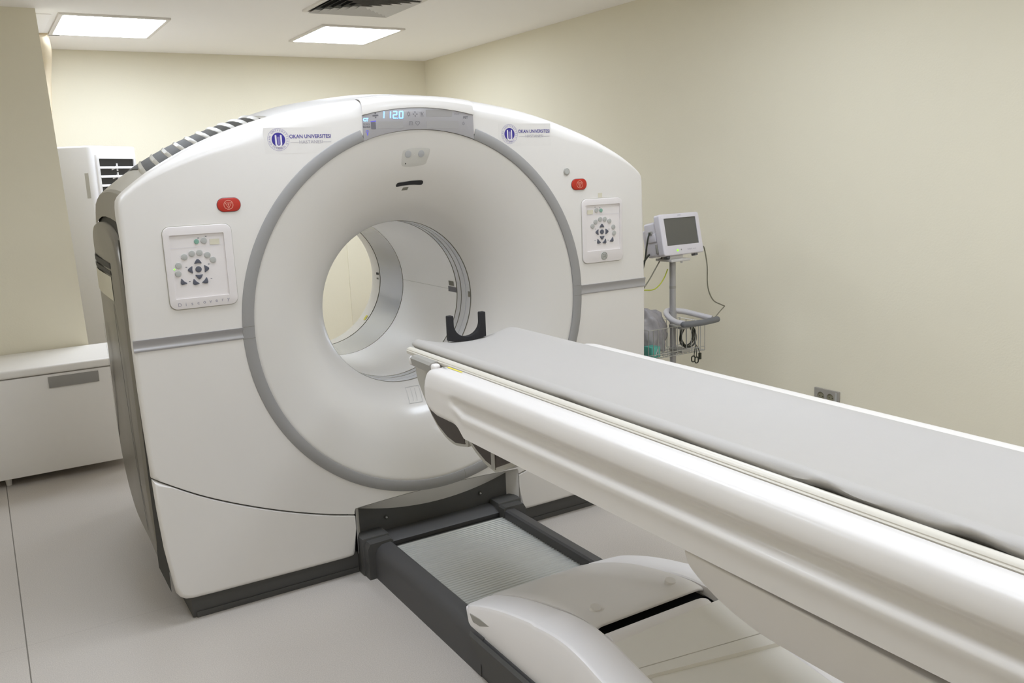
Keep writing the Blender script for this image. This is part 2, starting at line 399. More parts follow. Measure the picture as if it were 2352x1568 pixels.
lower = [(x, z + .0025) for x, z in seam_s] + [(.386, .272)] + [(.382 - .382 * i / 16, .2825 + .0115 * (1 - (1 - i / 16) ** 2)) for i in range(17)]
outer_r = rightside + lower
outer = outer_r + [(-x, z) for x, z in outer_r[::-1]][1:-1]
def wgt(p):
    x, z = p
    if z > 1.53: return 1.0 if abs(x) < .72 else 1.0 - .78 * min(1, (abs(x) - .72) / .34)
    if z > 1.45 and abs(x) > 1.1: return .20
    if abs(x) > 1.115: return .22
    return .06
hole = circle(0, ZC, .735, 144)
b = nb(); prof = [(0.0, .10), (0.0, .062), (.006, .040), (.016, .022), (.030, .010), (.046, .003), (.064, 0.0), (.072, 0.0)]
W_ = [wgt(p) for p in outer]; rings = []
for ins, dy in prof:
    lp = inset(outer, [ins * w_ for w_ in W_]); rings.append([vadd(b, (p[0], dy * min(1, w_ * 1.15) if dy < .09 else (.085 if p[1] > 1.42 else .012 + .088 * min(1, w_)), p[1])) for p, w_ in zip(lp, W_)])
for r0, r1 in zip(rings, rings[1:]):
    for i in range(len(r0)): face(b, [r0[i], r0[(i + 1) % len(r0)], r1[(i + 1) % len(r0)], r1[i]])
cap(b, [rings[-1], [vadd(b, (p[0], 0, p[1])) for p in hole]])
obj('front_cover', b, 'white', G, sharp=50)
# lower covers left and right
for s in (-1, 1):
    top = [(x, z - .0025) for x, z in seam_s]
    lp = top + [(.387, .20), (.387, .12), (.389, .095), (.396, .082), (.410, .077), (.44, .076), (.7, .078), (.95, .081), (1.03, .083), (1.055, .088), (1.072, .099), (1.083, .116), (1.090, .15), (1.108, .3), (1.117, .45)]
    lp = [(s * x, z) for x, z in lp]
    b = nb(); W2 = [.55 if z < .1 else (.45 if z < .13 else (.30 if abs(x) > 1.085 else .04)) for x, z in lp]
    rg = []
    for ins, dy in [(0, .05), (0, .035), (.006, .018), (.018, .005), (.034, -.003), (.045, -.003)]:
        q = inset(lp, [ins * w_ for w_ in W2]); rg.append([vadd(b, (p[0], dy if w_ > .4 else -.003 + (dy + .003) * .4, p[1])) for p, w_ in zip(q, W2)])
    for r0, r1 in zip(rg, rg[1:]):
        for i in range(len(r0)): face(b, [r0[i], r0[(i + 1) % len(r0)], r1[(i + 1) % len(r0)], r1[i]])
    face(b, rg[-1]); obj('lower_cover', b, 'white', G, sharp=50)
# visor lip of the docking opening
b = nb(); rows = [[], [], []]
for i in range(25):
    x = -.383 + .766 * i / 24; u = 1 - (x / .383) ** 2
    rows[0].append((x, -.001, .2835 + .0115 * u)); rows[1].append((x, .020, .2825 - .004 - .016 * u)); rows[2].append((x, .050, .2825 - .012 - .060 * u))
loft(b, rows, False)
for s in (-1, 1): loft(b, [[(s * .384, .0, .282), (s * .386, -.001, .20), (s * .386, -.001, .09)], [(s * .352, .055, .27), (s * .352, .055, .20), (s * .352, .055, .09)]], False)
obj('opening_lip', b, 'white', G, keep=True)
# grey ring around the bore with a gap for the display
b = nb(); A0 = math.degrees(math.acos(.243 / .735)); rows = []
for i in range(161):
    a_ = math.radians(A0 - (360 - 2 * (90 - A0) ) * i / 160) if False else math.radians(A0 - (360 - (180 - 2 * A0)) * i / 160)
    rows.append([(r_ * math.cos(a_), y_, ZC + r_ * math.sin(a_)) for r_, y_ in ((.7575, .004), (.757, -.002), (.754, -.0042), (.735, -.0052), (.717, -.0042), (.7135, -.002), (.713, .006))])
loft(b, rows, False, False, False)
for row in (rows[0], rows[-1]): face(b, [vadd(b, p) for p in row])
obj('ring_trim', b, 'ring', G)
# silver belts left and right
for s in (-1, 1):
    b = nb(); rows = []
    for i in range(11):
        x = s * (.752 + (1.128 - .752) * i / 10); y_in = .003
        rows.append([(x, .004, 1.0275), (x, -.0025, 1.028), (x, -.0035, 1.0305)] + [(x, -.0012 - .0045 * abs((z_ - 1.049) / .018) ** 2 + .001, z_) for z_ in (1.034, 1.038, 1.042, 1.046, 1.050, 1.054, 1.058, 1.062, 1.066)] + [(x, -.0045, 1.0695), (x, .004, 1.0705)])
    loft(b, rows, False); face(b, [vadd(b, p) for p in rows[-1]]); obj('belt_trim', b, 'band', G)
    b = nb()
    for z in (1.0275, 1.071): flat_strip(b, (s * .7135, z), (s * .757, z), .0012, -.0058)
    split_obj('trim_joint', b, 'seam', G)
b = nb(); flat_strip(b, (.115, ZC - .705), (.12, ZC - .752), .0012, -.0058); split_obj('trim_joint', b, 'seam', G)
# funnel
b = nb(); prof = [(.714, .004), (.705, .003), (.69, .006), (.66, .013), (.62, .024), (.58, .038), (.54, .057), (.50, .082), (.46, .114), (.43, .145), (.405, .180), (.385, .215), (.368, .250), (.358, .275), (.352, .296)]
prof = [(p.x, p.y) for p in smooth_path([Vector((r_, y_, 0)) for r_, y_ in prof], 2)]
loft(b, [[(r_ * math.cos(2 * PI * i / 128), y_, ZC + r_ * math.sin(2 * PI * i / 128)) for i in range(128)] for r_, y_ in prof], True)
obj('funnel', b, 'funnel', G)
def liner(name, segs, m, label=None, amin=0, amax=360):
    b = nb(); n = 128; full = amax - amin >= 360
    rows = [[(r_ * math.cos(math.radians(amin + (amax - amin) * i / n)), y_, ZC + r_ * math.sin(math.radians(amin + (amax - amin) * i / n))) for i in range(n if full else n + 1)] for y_, r_ in segs]
    loft(b, rows, full); return obj(name, b, m, G, label=label)
liner('bore_gap', [(.294, .352), (.294, .362), (.303, .362), (.303, .351)], 'lseam')
liner('scan_window', [(.302, .351), (.335, .351), (.3355, .354), (.345, .354), (.3455, .351), (.384, .351)], 'window')
liner('bore_gap', [(.384, .351), (.384, .360), (.391, .360), (.391, .351)], 'lseam')
liner('scan_window', [(.391, .351), (.426, .351)], 'window')
liner('bore_gap', [(.426, .351), (.426, .358), (.432, .358), (.432, .350)], 'lseam')
liner('bore_liner', [(.432, .350), (1.031, .350)], 'borew')
liner('bore_gap', [(1.031, .350), (1.031, .360), (1.040, .360), (1.040, .351)], 'lseam')
liner('bore_band', [(1.040, .351), (1.335, .351)], 'silverband')
liner('bore_gap', [(1.335, .351), (1.335, .360), (1.343, .360), (1.343, .350)], 'lseam')
liner('rear_funnel', [(1.343, .350), (1.44, .352), (1.48, .362), (1.53, .385), (1.58, .42), (1.62, .47), (1.64, .53), (1.645, .60), (1.645, .60), (1.60, .605)], 'funnel')
# little marks inside the bore
def bore_patch(name, y0, y1, z0, z1, m, side=1):
    b = nb(); rows = []
    for z in (z0, (z0 + z1) / 2, z1):
        x = side * math.sqrt(.3485 ** 2 - (z - ZC) ** 2); rows.append([(x, y0, z), (x, y1, z)])
    loft(b, rows, False); return obj(name, b, m, G)
bore_patch('bore_marker', .452, .502, 1.067, 1.089, 'seam'); bore_patch('bore_marker', .430, .512, 1.038, 1.062, 'icon')
bore_patch('bore_marker', .298, .318, 1.030, 1.056, 'seam'); bore_patch('bore_marker', 1.352, 1.388, 1.047, 1.060, 'darkgap'); bore_patch('bore_marker', 1.358, 1.384, 1.022, 1.031, 'seam')
bore_patch('bore_seam', .512, 1.031, 1.0494, 1.0504, 'pseam')
b = nb()
for y0, y1, a0, a1, m_ in ((1.36, 1.385, -44, -39, 0),):
    rows = [[(.3485 * math.cos(math.radians(q)), y, ZC + .3485 * math.sin(math.radians(q))) for y in (y0, y1)] for q in (a0, a1)]
    loft(b, rows, False)
obj('warning_label', b, 'yellow', G)
# hood and display
b = nb(); n = 28
top_pts = [(x, z) for x, z in arc if x <= .2385]; topl = [(-x, z) for x, z in top_pts[:0:-1]] + top_pts
topl = [(-.2385, 1.8775)] + topl + [(.2385, 1.8775)]
lowl = [(.2385 - .477 * i / n, 1.815 + .028 * (1 - ((.2385 - .477 * i / n) / .2385) ** 2)) for i in range(n + 1)]
def interp(pl, x):
    for (xa, za), (xb, zb) in zip(pl, pl[1:]):
        if xa <= x <= xb: return za + (zb - za) * (x - xa) / max(1e-9, xb - xa)
    return pl[-1][1]
rows = []
for (dy, f) in ((.064, 1.0), (.036, .965), (.018, .90), (.007, .81), (.000, .70), (-.0035, .60), (-.005, .50), (-.0065, .30), (-.008, .10), (-.0075, .0), (.004, -.02)):
    rows.append([(x, dy, zl + (interp(topl, x) - zl) * f + (.0015 if f == 1.0 else 0)) for x, zl in lowl])
loft(b, rows, False); obj('display_hood', b, 'white', G, sharp=60)
b = nb(); lo = [(x, ZC + math.sqrt(.7145 ** 2 - x * x)) for x, z in lowl][::-1]
plate(b, [(x, z - .001) for x, z in lowl] + lo, [], -.004, .006, .0008); dsp = obj('display_panel', b, 'display', G)
def sub(name, bm, m, parent, label=None): return obj(name, bm, m, parent, label=label)
YD = -.0048
b = nb()
def seg7(b, x, z, h, wd, on):
    t_ = wd * .27; s_ = .10
    S = {'a': ((0, h), (wd, h)), 'b': ((wd, h), (wd, h / 2)), 'c': ((wd, h / 2), (wd, 0)), 'd': ((0, 0), (wd, 0)), 'e': ((0, 0), (0, h / 2)), 'f': ((0, h / 2), (0, h)), 'g': ((0, h / 2), (wd, h / 2))}
    for k in on:
        (x0, z0), (x1, z1) = S[k]; flat_strip(b, (x + x0 + z0 * s_, z + z0), (x + x1 + z1 * s_, z + z1), t_, YD)
for x, on in ((-.1655, 'bc'), (-.1385, 'bc'), (-.1125, 'abged'), (-.0870, 'abcdef')):
    b = nb(); seg7(b, x, 1.8035, .0245, .0145, on); obj('readout_digit', b, 'led', dsp, label='glowing blue digit')
b = nb()
plate(b, circle(-.0935, 1.8030, .0020, 10), [], YD, .0005)
obj('decimal_point', b, 'led', dsp)
b = nb(); text_bm(b, 'CT', .016, -.2255, 1.7975, YD, bold=.0006); obj('lit_indicator', b, 'led', dsp, label='glowing blue letters')
b = nb(); flat_strip(b, (-.2065, 1.7905), (-.184, 1.793), .003, YD); obj('indicator', b, 'blueicon', dsp)
b = nb(); ring_bm(b, -.222, 1.7545, .0035, .0052, YD, 14); flat_strip(b, (-.222, 1.740), (-.222, 1.7490), .003, YD); obj('indicator', b, 'blueicon', dsp)
def symbol(fn):
    b = nb(); fn(b); obj('display_symbol', b, 'icon', dsp)
symbol(lambda b: text_bm(b, 'SCAN', .010, -.224, 1.7815, YD)); symbol(lambda b: text_bm(b, 'RANGE', .009, -.224, 1.7715, YD, bold=.0003))
def sy_table(b):
    flat_strip(b, (-.197, 1.812), (-.173, 1.8145), .005, YD)
    for x, z in ((-.185, 1.8215), (-.1845, 1.806)): plate(b, circle(x, z, .0028, 10), [], YD, .0004)
def sy_sun(b, cx=-.047):
    ring_bm(b, cx, 1.8185, .0045, .0062, YD, 14)
    for k in range(5):
        a_ = PI / 2 - k * PI / 4; flat_strip(b, (cx + .0075 * math.cos(a_), 1.8185 + .0075 * math.sin(a_)), (cx + .0105 * math.cos(a_), 1.8185 + .0105 * math.sin(a_)), .0012, YD)
def sy_cross(b):
    for k in range(4):
        a_ = k * PI / 2; flat_strip(b, (-.019 + .004 * math.cos(a_), 1.8185 + .004 * math.sin(a_)), (-.019 + .0105 * math.cos(a_), 1.8185 + .0105 * math.sin(a_)), .003, YD)
def sy_lamp(b):
    flat_strip(b, (.003, 1.811), (.018, 1.811), .0018, YD); ring_bm(b, .010, 1.8185, .0028, .0045, YD, 12)
    for k in (-1, 0, 1): flat_strip(b, (.010 + k * .006, 1.8225), (.010 + k * .008, 1.8265), .0012, YD)
def sy_m(b):
    for x in (-.046, -.039, -.032): flat_strip(b, (x, 1.7765), (x, 1.787), .0016, YD)
    ring_bm(b, -.0425, 1.787, .003, .0045, YD, 10, 0, 180); ring_bm(b, -.0355, 1.787, .003, .0045, YD, 10, 0, 180)
def sy_heart(b):
    hp = [(-.0105, 1.776), (-.019, 1.7835), (-.019, 1.789), (-.0145, 1.791), (-.0105, 1.788), (-.0065, 1.791), (-.002, 1.789), (-.002, 1.7835)]
    for p, q in zip(hp, hp[1:] + hp[:1]): flat_strip(b, p, q, .0014, YD)
def sy_power(b):
    ring_bm(b, .192, 1.7815, .0042, .0056, YD, 14, 130, 410); flat_strip(b, (.192, 1.7815), (.192, 1.789), .0013, YD)
for fn in (sy_table, sy_sun, sy_cross, sy_lamp, sy_m, sy_heart, sy_power): symbol(fn)
symbol(lambda b: plate(b, rrect(-.2055, -.186, 1.763, 1.789, .003), [], YD, .0004))
symbol(lambda b: text_bm(b, 'kVp/mA', .0065, .163, 1.8185, YD)); symbol(lambda b: text_bm(b, 'PET', .014, .203, 1.804, YD))
b = nb()
for q in ((.028, .143, 1.8085, 1.8345), (-.176, -.072, 1.7655, 1.7915), (.028, .170, 1.7630, 1.7915)): plate(b, rrect(*q, .002), [], YD + .0004, .0004)
split_obj('unlit_window', b, 'displaydim', dsp)
# emergency stops
for s, x, z in ((-1, -.761, 1.510), (1, .758, 1.517)):
    b = nb(); plate(b, rrect(x - .042, x + .042, z - .025, z + .025, .0247, 8), [], -.0008, .001); obj('button_rim', b, 'icon', G)
    b = nb(); plate(b, rrect(x - .0405, x + .0405, z - .0235, z + .0235, .0232, 8), [], -.004, .005, .002); st = obj('emergency_stop', b, 'red', G, label='red oval stop button')
    b = nb(); cx = x + .002 * s; ring_bm(b, cx, z, .0150, .0165, -.0044, 28)
    tp = [(cx - .011, z + .007), (cx + .011, z + .007), (cx, z - .0125)]
    for p, q in zip(tp, tp[1:] + tp[:1]): flat_strip(b, p, q, .0013, -.0044)
    flat_strip(b, (cx, z + .004), (cx, z - .006), .0015, -.0044); flat_strip(b, (cx - .0035, z + .003), (cx + .0035, z + .003), .0014, -.0044)
    obj('stop_symbol', b, 'pinkline', st)
b = nb(); plate(b, circle(.693, 1.5745, .0155, 24), [], -.004, .005, .002); k_ = obj('round_sensor', b, 'grey', G)
b = nb(); plate(b, circle(.693, 1.5745, .0105, 20), [], -.0048, .001, 0); obj('lens', b, 'keyg', k_)
# control panels
def key(parent, x, z, kind, m, label=None):
    b = nb()
    if kind == 'o': plate(b, circle(x, z, .0108, 20), [], -.0042, .003, .0008)
    elif kind == 's': plate(b, circle(x, z, .0085, 18), [], -.0042, .003, .0008)
    elif kind == 'c': plate(b, circle(x, z, .0105, 20), [], -.0046, .003, .0008)
    else:
        an = {'u': 90, 'd': -90, 'l': 180, 'r': 0, 'ne': 45, 'nw': 135, 'dl': -135, 'dr': -45}[kind]; an = math.radians(an); kx = .86
        loc = [(-.008, -.0135), (-.006, -.0145), (.004, -.0085), (.0105, -.003), (.0105, .003), (.004, .0085), (-.006, .0145), (-.008, .0135), (-.0062, 0)]
        loc = [(u * kx, v * kx) for u, v in loc]; pts = [(x + u * math.cos(an) - v * math.sin(an), z + u * math.sin(an) + v * math.cos(an)) for u, v in loc]
        plate(b, pts, [], -.0046, .003, .0006)
    return obj('button', b, m, parent, label=label)
for s, X0, X1, Z0, Z1, cx, cz in ((-1, -.996, -.7605, 1.158, 1.447, -.887, 1.294), (1, .7655, .9955, 1.163, 1.452, .878, 1.301)):
    dz = cz - 1.294
    b = nb(); plate(b, rrect(X0, X1, Z0, Z1, .026), [], -.0005, .001); obj('panel_joint', b, 'pseam', G)
    b = nb(); wx0, wx1 = (X0 + .022, X1 - .030) if s < 0 else (X0 + .024, X1 - .016)
    plate(b, rrect(X0 + .002, X1 - .002, Z0 + .002, Z1 - .002, .025), [rrect(wx0, wx1, 1.196 + dz if s < 0 else 1.218, 1.416 + dz, .004)], -.0065, .006, .002); pn = obj('control_panel', b, 'panelw', G)
    b = nb(); plate(b, [(wx0 - .001, 1.19 + dz), (wx1 + .001, 1.19 + dz), (wx1 + .001, 1.417 + dz), (wx0 - .001, 1.417 + dz)], [], -.0012, .001)
    obj('key_face', b, 'panelin', pn)
    b = nb(); flat_strip(b, (wx0 + .003, 1.372 + dz), (wx1 - .003, 1.372 + dz), .0012, -.0022); 
    obj('key_face_line', b, 'pale', pn)
    mx = lambda d: cx - s * d if True else 0
    for dx, dzz in ((-.043, .046), (-.017, .056), (.009, .057), (.035, .047), (.052, .029), (-.065, .018), (-.069, -.010)): key(pn, cx - s * dx * 1 if s > 0 else cx + dx, cz + dzz, 'o', 'keyg')
    f = -s
    key(pn, cx + f * .028, cz + .098, 'o', 'keyg'); key(pn, cx + f * .003, cz + .096, 's', 'keygreen', 'small green button')
    key(pn, cx, cz, 'c', 'keyd', 'dark round centre button')
    key(pn, cx, cz + .0265, 'u', 'keyd'); key(pn, cx, cz - .0255, 'd', 'keyd'); key(pn, cx - .0265, cz, 'l', 'keyd'); key(pn, cx + .0265, cz, 'r', 'keyd')
    key(pn, cx - f * .015, cz - .0455, 'dl' if f > 0 else 'dr', 'keyd'); key(pn, cx + f * .020, cz - .0435, 'dr' if f > 0 else 'dl', 'keyd'); key(pn, cx - f * .056, cz - .041, 'dl' if f > 0 else 'dr', 'keyd')
    b = nb()
    for dx, dzz in ((-.040, .010), (.036, .015), (-.034, -.040), (.040, -.036), (.010, .108), (.036, .112)):
        x, z = cx + f * dx, cz + dzz; flat_strip(b, (x - .0028, z), (x + .0028, z), .0022, -.0024)
    split_obj('key_marks', b, 'keyd', pn)
    b = nb(); x0 = cx + f * .064; plate(b, rrect(x0 - .0165, x0 + .0165, cz + .082, cz + .101, .001), [], -.0024, .0005); obj('paper_label', b, 'beige', pn, label='beige label')
    if s < 0:
        b = nb(); plate(b, circle(cx - .080, cz + .006, .0022, 10), [], -.003, .001); obj('led', b, 'greenled', pn, label='green light')
        b = nb()
        for i, ch in enumerate('Discovery'): text_bm(b, ch, .0175, -.963 + i * .0208, 1.1755 + i * .0006, -.0069, bold=.0002)
        obj('panel_lettering', b, 'greyprint', pn)
    else:
        b = nb(); plate(b, circle(.8845, 1.1925, .0185, 28), [], -.0085, .003, .001); bd = obj('round_badge', b, 'keyg', pn, label='round grey monogram badge')
        b = nb(); ring_bm(b, .8845, 1.1925, .0155, .0168, -.0090, 28); text_bm(b, 'GE', .020, .8835, 1.1925, -.0090, shear=.25, squash=.95)
        for k in range(4):
            a_ = math.radians(45 + 90 * k); ring_bm(b, .8845 + .0125 * math.cos(a_), 1.1925 + .0125 * math.sin(a_), .0018, .0026, -.0090, 10)
        obj('badge_print', b, 'seam', pn)
b = nb(); plate(b, rrect(.862, .884, 1.4545, 1.475, .001), [], -.001, .001); obj('paper_label', b, 'beige', G, label='small beige label above the right control panel')
# hospital emblem and lettering, twice
for s, ex, ez, tx0, tx1, k in ((-1, -.5635, 1.7305, -.5225, -.3665, 1.0), (1, .4095, 1.7375, .4525, .6095, 1.0)):
    sz = .0395
    b = nb(); plate(b, rrect(ex - .052, tx1 + .006, ez - .052 + .002, ez + .042, .002), [], -.0002, .0004); dec = obj('emblem_sticker', b, 'sticker', G, label='clear sticker with blue round emblem and lettering')
    Y = -.0008
    b = nb(); ring_bm(b, ex, ez, sz - .0008, sz, Y, 56)
    arc_text(b, 'OKAN \u00dcN\u0130VERS\u0130TES\u0130', .0098, ex, ez, .0322, 205, -25, Y); arc_text(b, '\u0130STANBUL', .0098, ex, ez, .0322, 228, 312, Y, True)
    for q in (214, 326): plate(b, circle(ex + .032 * math.cos(math.radians(q)), ez + .032 * math.sin(math.radians(q)), .001, 8), [], Y, .0003)
    obj('emblem_ring', b, 'violet', dec)
    b = nb(); plate(b, circle(ex, ez, .0245, 40), [], Y, .0004); obj('emblem_disc', b, 'blue', dec)
    b = nb()
    for q in (-1, 1): plate(b, rrect(ex + q * .0095 - .003, ex + q * .0095 + .003, ez - .018, ez + .0165, .0028), [], Y - .0003, .0003)
    ring_bm(b, ex, ez - .0145, .0064, .0125, Y - .0006, 16, 180, 360); plate(b, rrect(ex - .0060, ex + .0060, ez - .0265, ez - .0235, .001), [], Y - .0009, .0003)
    split_obj('emblem_pillars', b, 'pale', dec)
    b = nb(); plate(b, rrect(ex - .0042, ex + .0042, ez - .0185, ez + .010, .003), [], Y - .0012, .0003); obj('emblem_core', b, 'violet', dec)
    wd = tx1 - tx0; cxm = (tx0 + tx1) / 2
    b = nb(); text_bm(b, 'OKAN UNIVERSITESI', .0188, cxm, ez + .0095, Y, squash=.92, bold=.00025); lt = obj('lettering', b, 'blue', dec, label='blue lettering')
    xs = [v.co.x for v in lt.data.vertices]; wc = max(xs) - min(xs); mid = (max(xs) + min(xs)) / 2
    for v in lt.data.vertices: v.co.x = (v.co.x - mid) * wd / wc + cxm
    b = nb(); text_bm(b, 'HASTANESI', .0165, cxm + .001, ez - .0100, Y); lt = obj('lettering', b, 'greyprint', dec, label='thin grey lettering')
    xs = [v.co.x for v in lt.data.vertices]; wc = max(xs) - min(xs); mid = (max(xs) + min(xs)) / 2
    for v in lt.data.vertices: v.co.x = (v.co.x - mid) * (wd * .56) / wc + cxm + .001
    b = nb(); flat_strip(b, (tx0 + .002, ez - .0105), (cxm - wd * .285, ez - .0105), .0011, Y); flat_strip(b, (cxm + wd * .30, ez - .0105), (tx1, ez - .0105), .0011, Y); split_obj('rule', b, 'greyprint', dec)
# laser / camera plate, slot, small label on the funnel : these follow the funnel surface
def funnel_y(x, z):
    r_ = math.hypot(x, z - ZC)
    for (ra, ya), (rb, yb) in zip(prof, prof[1:]):
        if rb <= r_ <= ra: return ya + (yb - ya) * (ra - r_) / (ra - rb)
    return 0
FUN = lambda x, z, y: Vector((x, funnel_y(x, z) + y, z))
prof = [(.714, .004), (.705, .003), (.69, .006), (.66, .013), (.62, .024), (.58, .038), (.54, .057), (.50, .082), (.46, .114), (.43, .145), (.405, .180), (.385, .215), (.368, .250), (.358, .275), (.352, .296)]
def dense(l, n=3):
    out = []
    for p, q in zip(l, l[1:] + l[:1]):
        for i in range(n): out.append((p[0] + (q[0] - p[0]) * i / n, p[1] + (q[1] - p[1]) * i / n))
    return out
pl = smooth_path([Vector(p) for p in ((-.062, 1.684, 0), (-.012, 1.692, 0), (.040, 1.689, 0), (.047, 1.676, 0), (.038, 1.640, 0), (.028, 1.627, 0), (-.018, 1.620, 0), (-.062, 1.622, 0), (-.0725, 1.634, 0), (-.0705, 1.672, 0))], 5, True)
b = nb(); plate(b, [(p.x, p.y) for p in pl], [], -.0008, .003, .0004, mp=FUN); lp_ = obj('sensor_plate', b, 'plateg', G, label='rounded grey sensor plate')
for x, z in ((-.0465, 1.668), (.0105, 1.668)):
    b = nb(); plate(b, circle(x, z, .0135, 20), [], -.0022, .001, .0004, mp=FUN); obj('sensor_lens', b, 'lensg', lp_)
b = nb(); plate(b, circle(-.055, 1.6315, .0025, 10), [], -.0022, .001, 0, mp=FUN); split_obj('pin_hole', b, 'darkgap', lp_)
sl = [(-.083, 1.546), (-.078, 1.5575), (-.055, 1.560), (-.025, 1.5635), (.005, 1.5645), (.028, 1.564), (.0355, 1.557), (.030, 1.5465), (.0, 1.548), (-.025, 1.548), (-.055, 1.546), (-.077, 1.543)]
sl = [(p.x, p.y) for p in smooth_path([Vector((x, z, 0)) for x, z in sl], 3, True)]
b = nb(); plate(b, sl, [], -.003, .005, .0004, mp=FUN); obj('laser_slot', b, 'black', G, label='black curved laser slot')
b = nb(); plate(b, [(-.053, 1.527), (-.048, 1.539), (-.024, 1.540), (-.027, 1.528)], [], -.0012, .002, 0, mp=FUN); obj('slot_label', b, 'seam', G)
lb = [(-.026, .677), (.037, .678), (.012, .626), (-.049, .628)]
b = nb()
def bent(p, q, w_):
    for i in range(8):
        u, v = i / 8, (i + 1) / 8
        flat_strip(b, (p[0] + (q[0] - p[0]) * u, p[1] + (q[1] - p[1]) * u), (p[0] + (q[0] - p[0]) * v, p[1] + (q[1] - p[1]) * v), w_, -.003, mp=FUN)
for p, q in zip(lb, lb[1:] + lb[:1]): bent(p, q, .0014)
for k in (.35, .65): bent((lb[0][0] + .062 * k - .002, .672), (lb[3][0] + .060 * k + .003, .633), .0010)
obj('printed_label', b, 'keyg', G, label='faint outlined label under the bore')

# body behind the covers
def outline_half(ins=0.0):
    pts = [(x * (1 - ins * .4), z - ins) for x, z in arc] + [(1.105 - ins * .3, 1.52 - ins), (1.11 - ins * .3, 1.45)]
    return pts
# dark core
core_half = [(x * .972, z - .03) for x, z in arc[::2]] + [(1.085, 1.50), (1.085, 1.2), (1.085, .8), (1.08, .4), (1.06, .17), (1.03, .10), (.42, .10), (.41, .285)]
core = [(x, z) for x, z in core_half] + [(-x, z) for x, z in core_half[::-1]][:-1]
b = nb(); loft(b, [[(x, y, z) for x, z in core] for y in (.012, .9)], True)
fr = [vadd(b, (x, .012, z)) for x, z in core]; hl = [vadd(b, (p[0], .012, p[1])) for p in circle(0, ZC, .745, 96)]; 
cap(b, [fr, hl]); obj('chassis', b, 'darkgap', G)
rear_half = [(0, 1.80), (.35, 1.77), (.6, 1.68), (.8, 1.54), (.95, 1.36), (1.02, 1.15), (1.03, .9), (1.0, .55), (.9, .3), (.78, .12)]
rh = [(p.x, p.y) for p in smooth_path([Vector((x, z, 0)) for x, z in rear_half], 4)]
rear = rh + [(-x, z) for x, z in rh[::-1]][:-1]
b = nb(); loft(b, [[(x * k, y, (z - .9) * k + .9) for x, z in rear] for y, k in ((.85, 1), (1.45, 1), (1.55, .985), (1.60, .95))], True)
cap(b, [[vadd(b, (x * .95, 1.60, (z - .9) * .95 + .9)) for x, z in rear], [vadd(b, (p[0], 1.60, p[1])) for p in circle(0, ZC, .604, 96)]])
obj('rear_cover', b, 'white', G)
# roof cover : barrel vaulted
def roofr(y):
    pts = [(.06, -.018), (.07, .0), (.12, .020), (.2, .036), (.32, .048), (.45, .052), (.58, .046), (.7, .028), (.8, -.008), (.87, -.05), (.91, -.12), (.93, -.2)]
    for (a0, v0), (a1, v1) in zip(pts, pts[1:]):
        if a0 <= y <= a1: return v0 + (v1 - v0) * (y - a0) / (a1 - a0)
    return pts[-1][1]
ra = [(x * .985, z - .012) for x, z in arc]; ra_full = [(-x, z) for x, z in ra[:0:-1]] + ra
def amp(x): return .62 - .12 * (abs(x) / 1.08) ** 3
ys = [.06, .07, .09, .12, .16, .2, .26, .32, .38, .45, .52, .58, .64, .7, .75, .8, .84, .87, .89, .91, .93]
rows = [[(x, y, z + roofr(y) * amp(x)) for x, z in ra_full] for y in ys]
b = nb(); loft(b, rows, False); obj('roof_cover', b, 'taupem', G, sharp=50)
for s in (0, -1):   # end walls with their curved lower edge
    top = [Vector(r[s]) for r in rows]; sgn = 1 if s == -1 else -1
    bot = [Vector((p.x + sgn * .012, p.y, p.z - (.12 if p.y < .2 else .12 - .05 * (p.y - .2)))) for p in top]
    bot[-1].z = top[-1].z - .02; bot[-2].z = top[-2].z - .05; bot[-3].z = top[-3].z - .08
    b = nb(); loft(b, [[tuple(p) for p in top], [(p.x + sgn * .010, p.y, p.z - .01) for p in top], [tuple(p) for p in bot]], False); obj('roof_end_cap', b, 'taupe', G)
# second bulge in the roof, near the top
b = nb(); rows = []
for x in [-.56 + i * .04 for i in range(29)]:
    e = min(1, (x + .56) / .16) if x < 0 else min(1, (.56 - x) / .16); z0 = interp(ra_full, x)
    rows.append([(x, y, z0 + roofr(y) * amp(x) + .012 * math.sin(PI * (y - .08) / .7) * max(0, e) ** .5 + .001) for y in [.08 + .7 * j / 14 for j in range(15)]])
loft(b, rows, False); obj('roof_hump', b, 'lgrey', G)
for s in (-1, 1):
    b = nb(); rows = []
    for i in range(20):
        x = -.995 + i * .0215; z0 = interp(ra_full, x)
        rows.append([(-s * x, y, z0 + roofr(y) * amp(x) + .004) for y in [.075 + .5 * j / 16 for j in range(17)]])
    loft(b, rows, False); gr = obj('roof_grille', b, 'darkgap', G, label='dark grille opening in the roof')
    for k in range(10):
        rows = []; xk = -1.005 + k * .0445; b = nb()
        for j in range(17):
            y = .072 + .52 * j / 16; x = xk + .06 * (j / 16) ** 1.6; z0 = interp(ra_full, x) + roofr(y) * amp(x); wv = .0060 + .003 * math.sin(PI * j / 16)
            rows.append([(-s * (x - wv), y, z0 - .003 - wv * .5), (-s * (x - wv * .6), y, z0 + .004), (-s * (x + wv * .6), y, z0 + .012), (-s * (x + wv), y, z0 + .003 + wv * .5)])
        loft(b, rows, False); obj('grille_slat', b, 'taupel', gr)
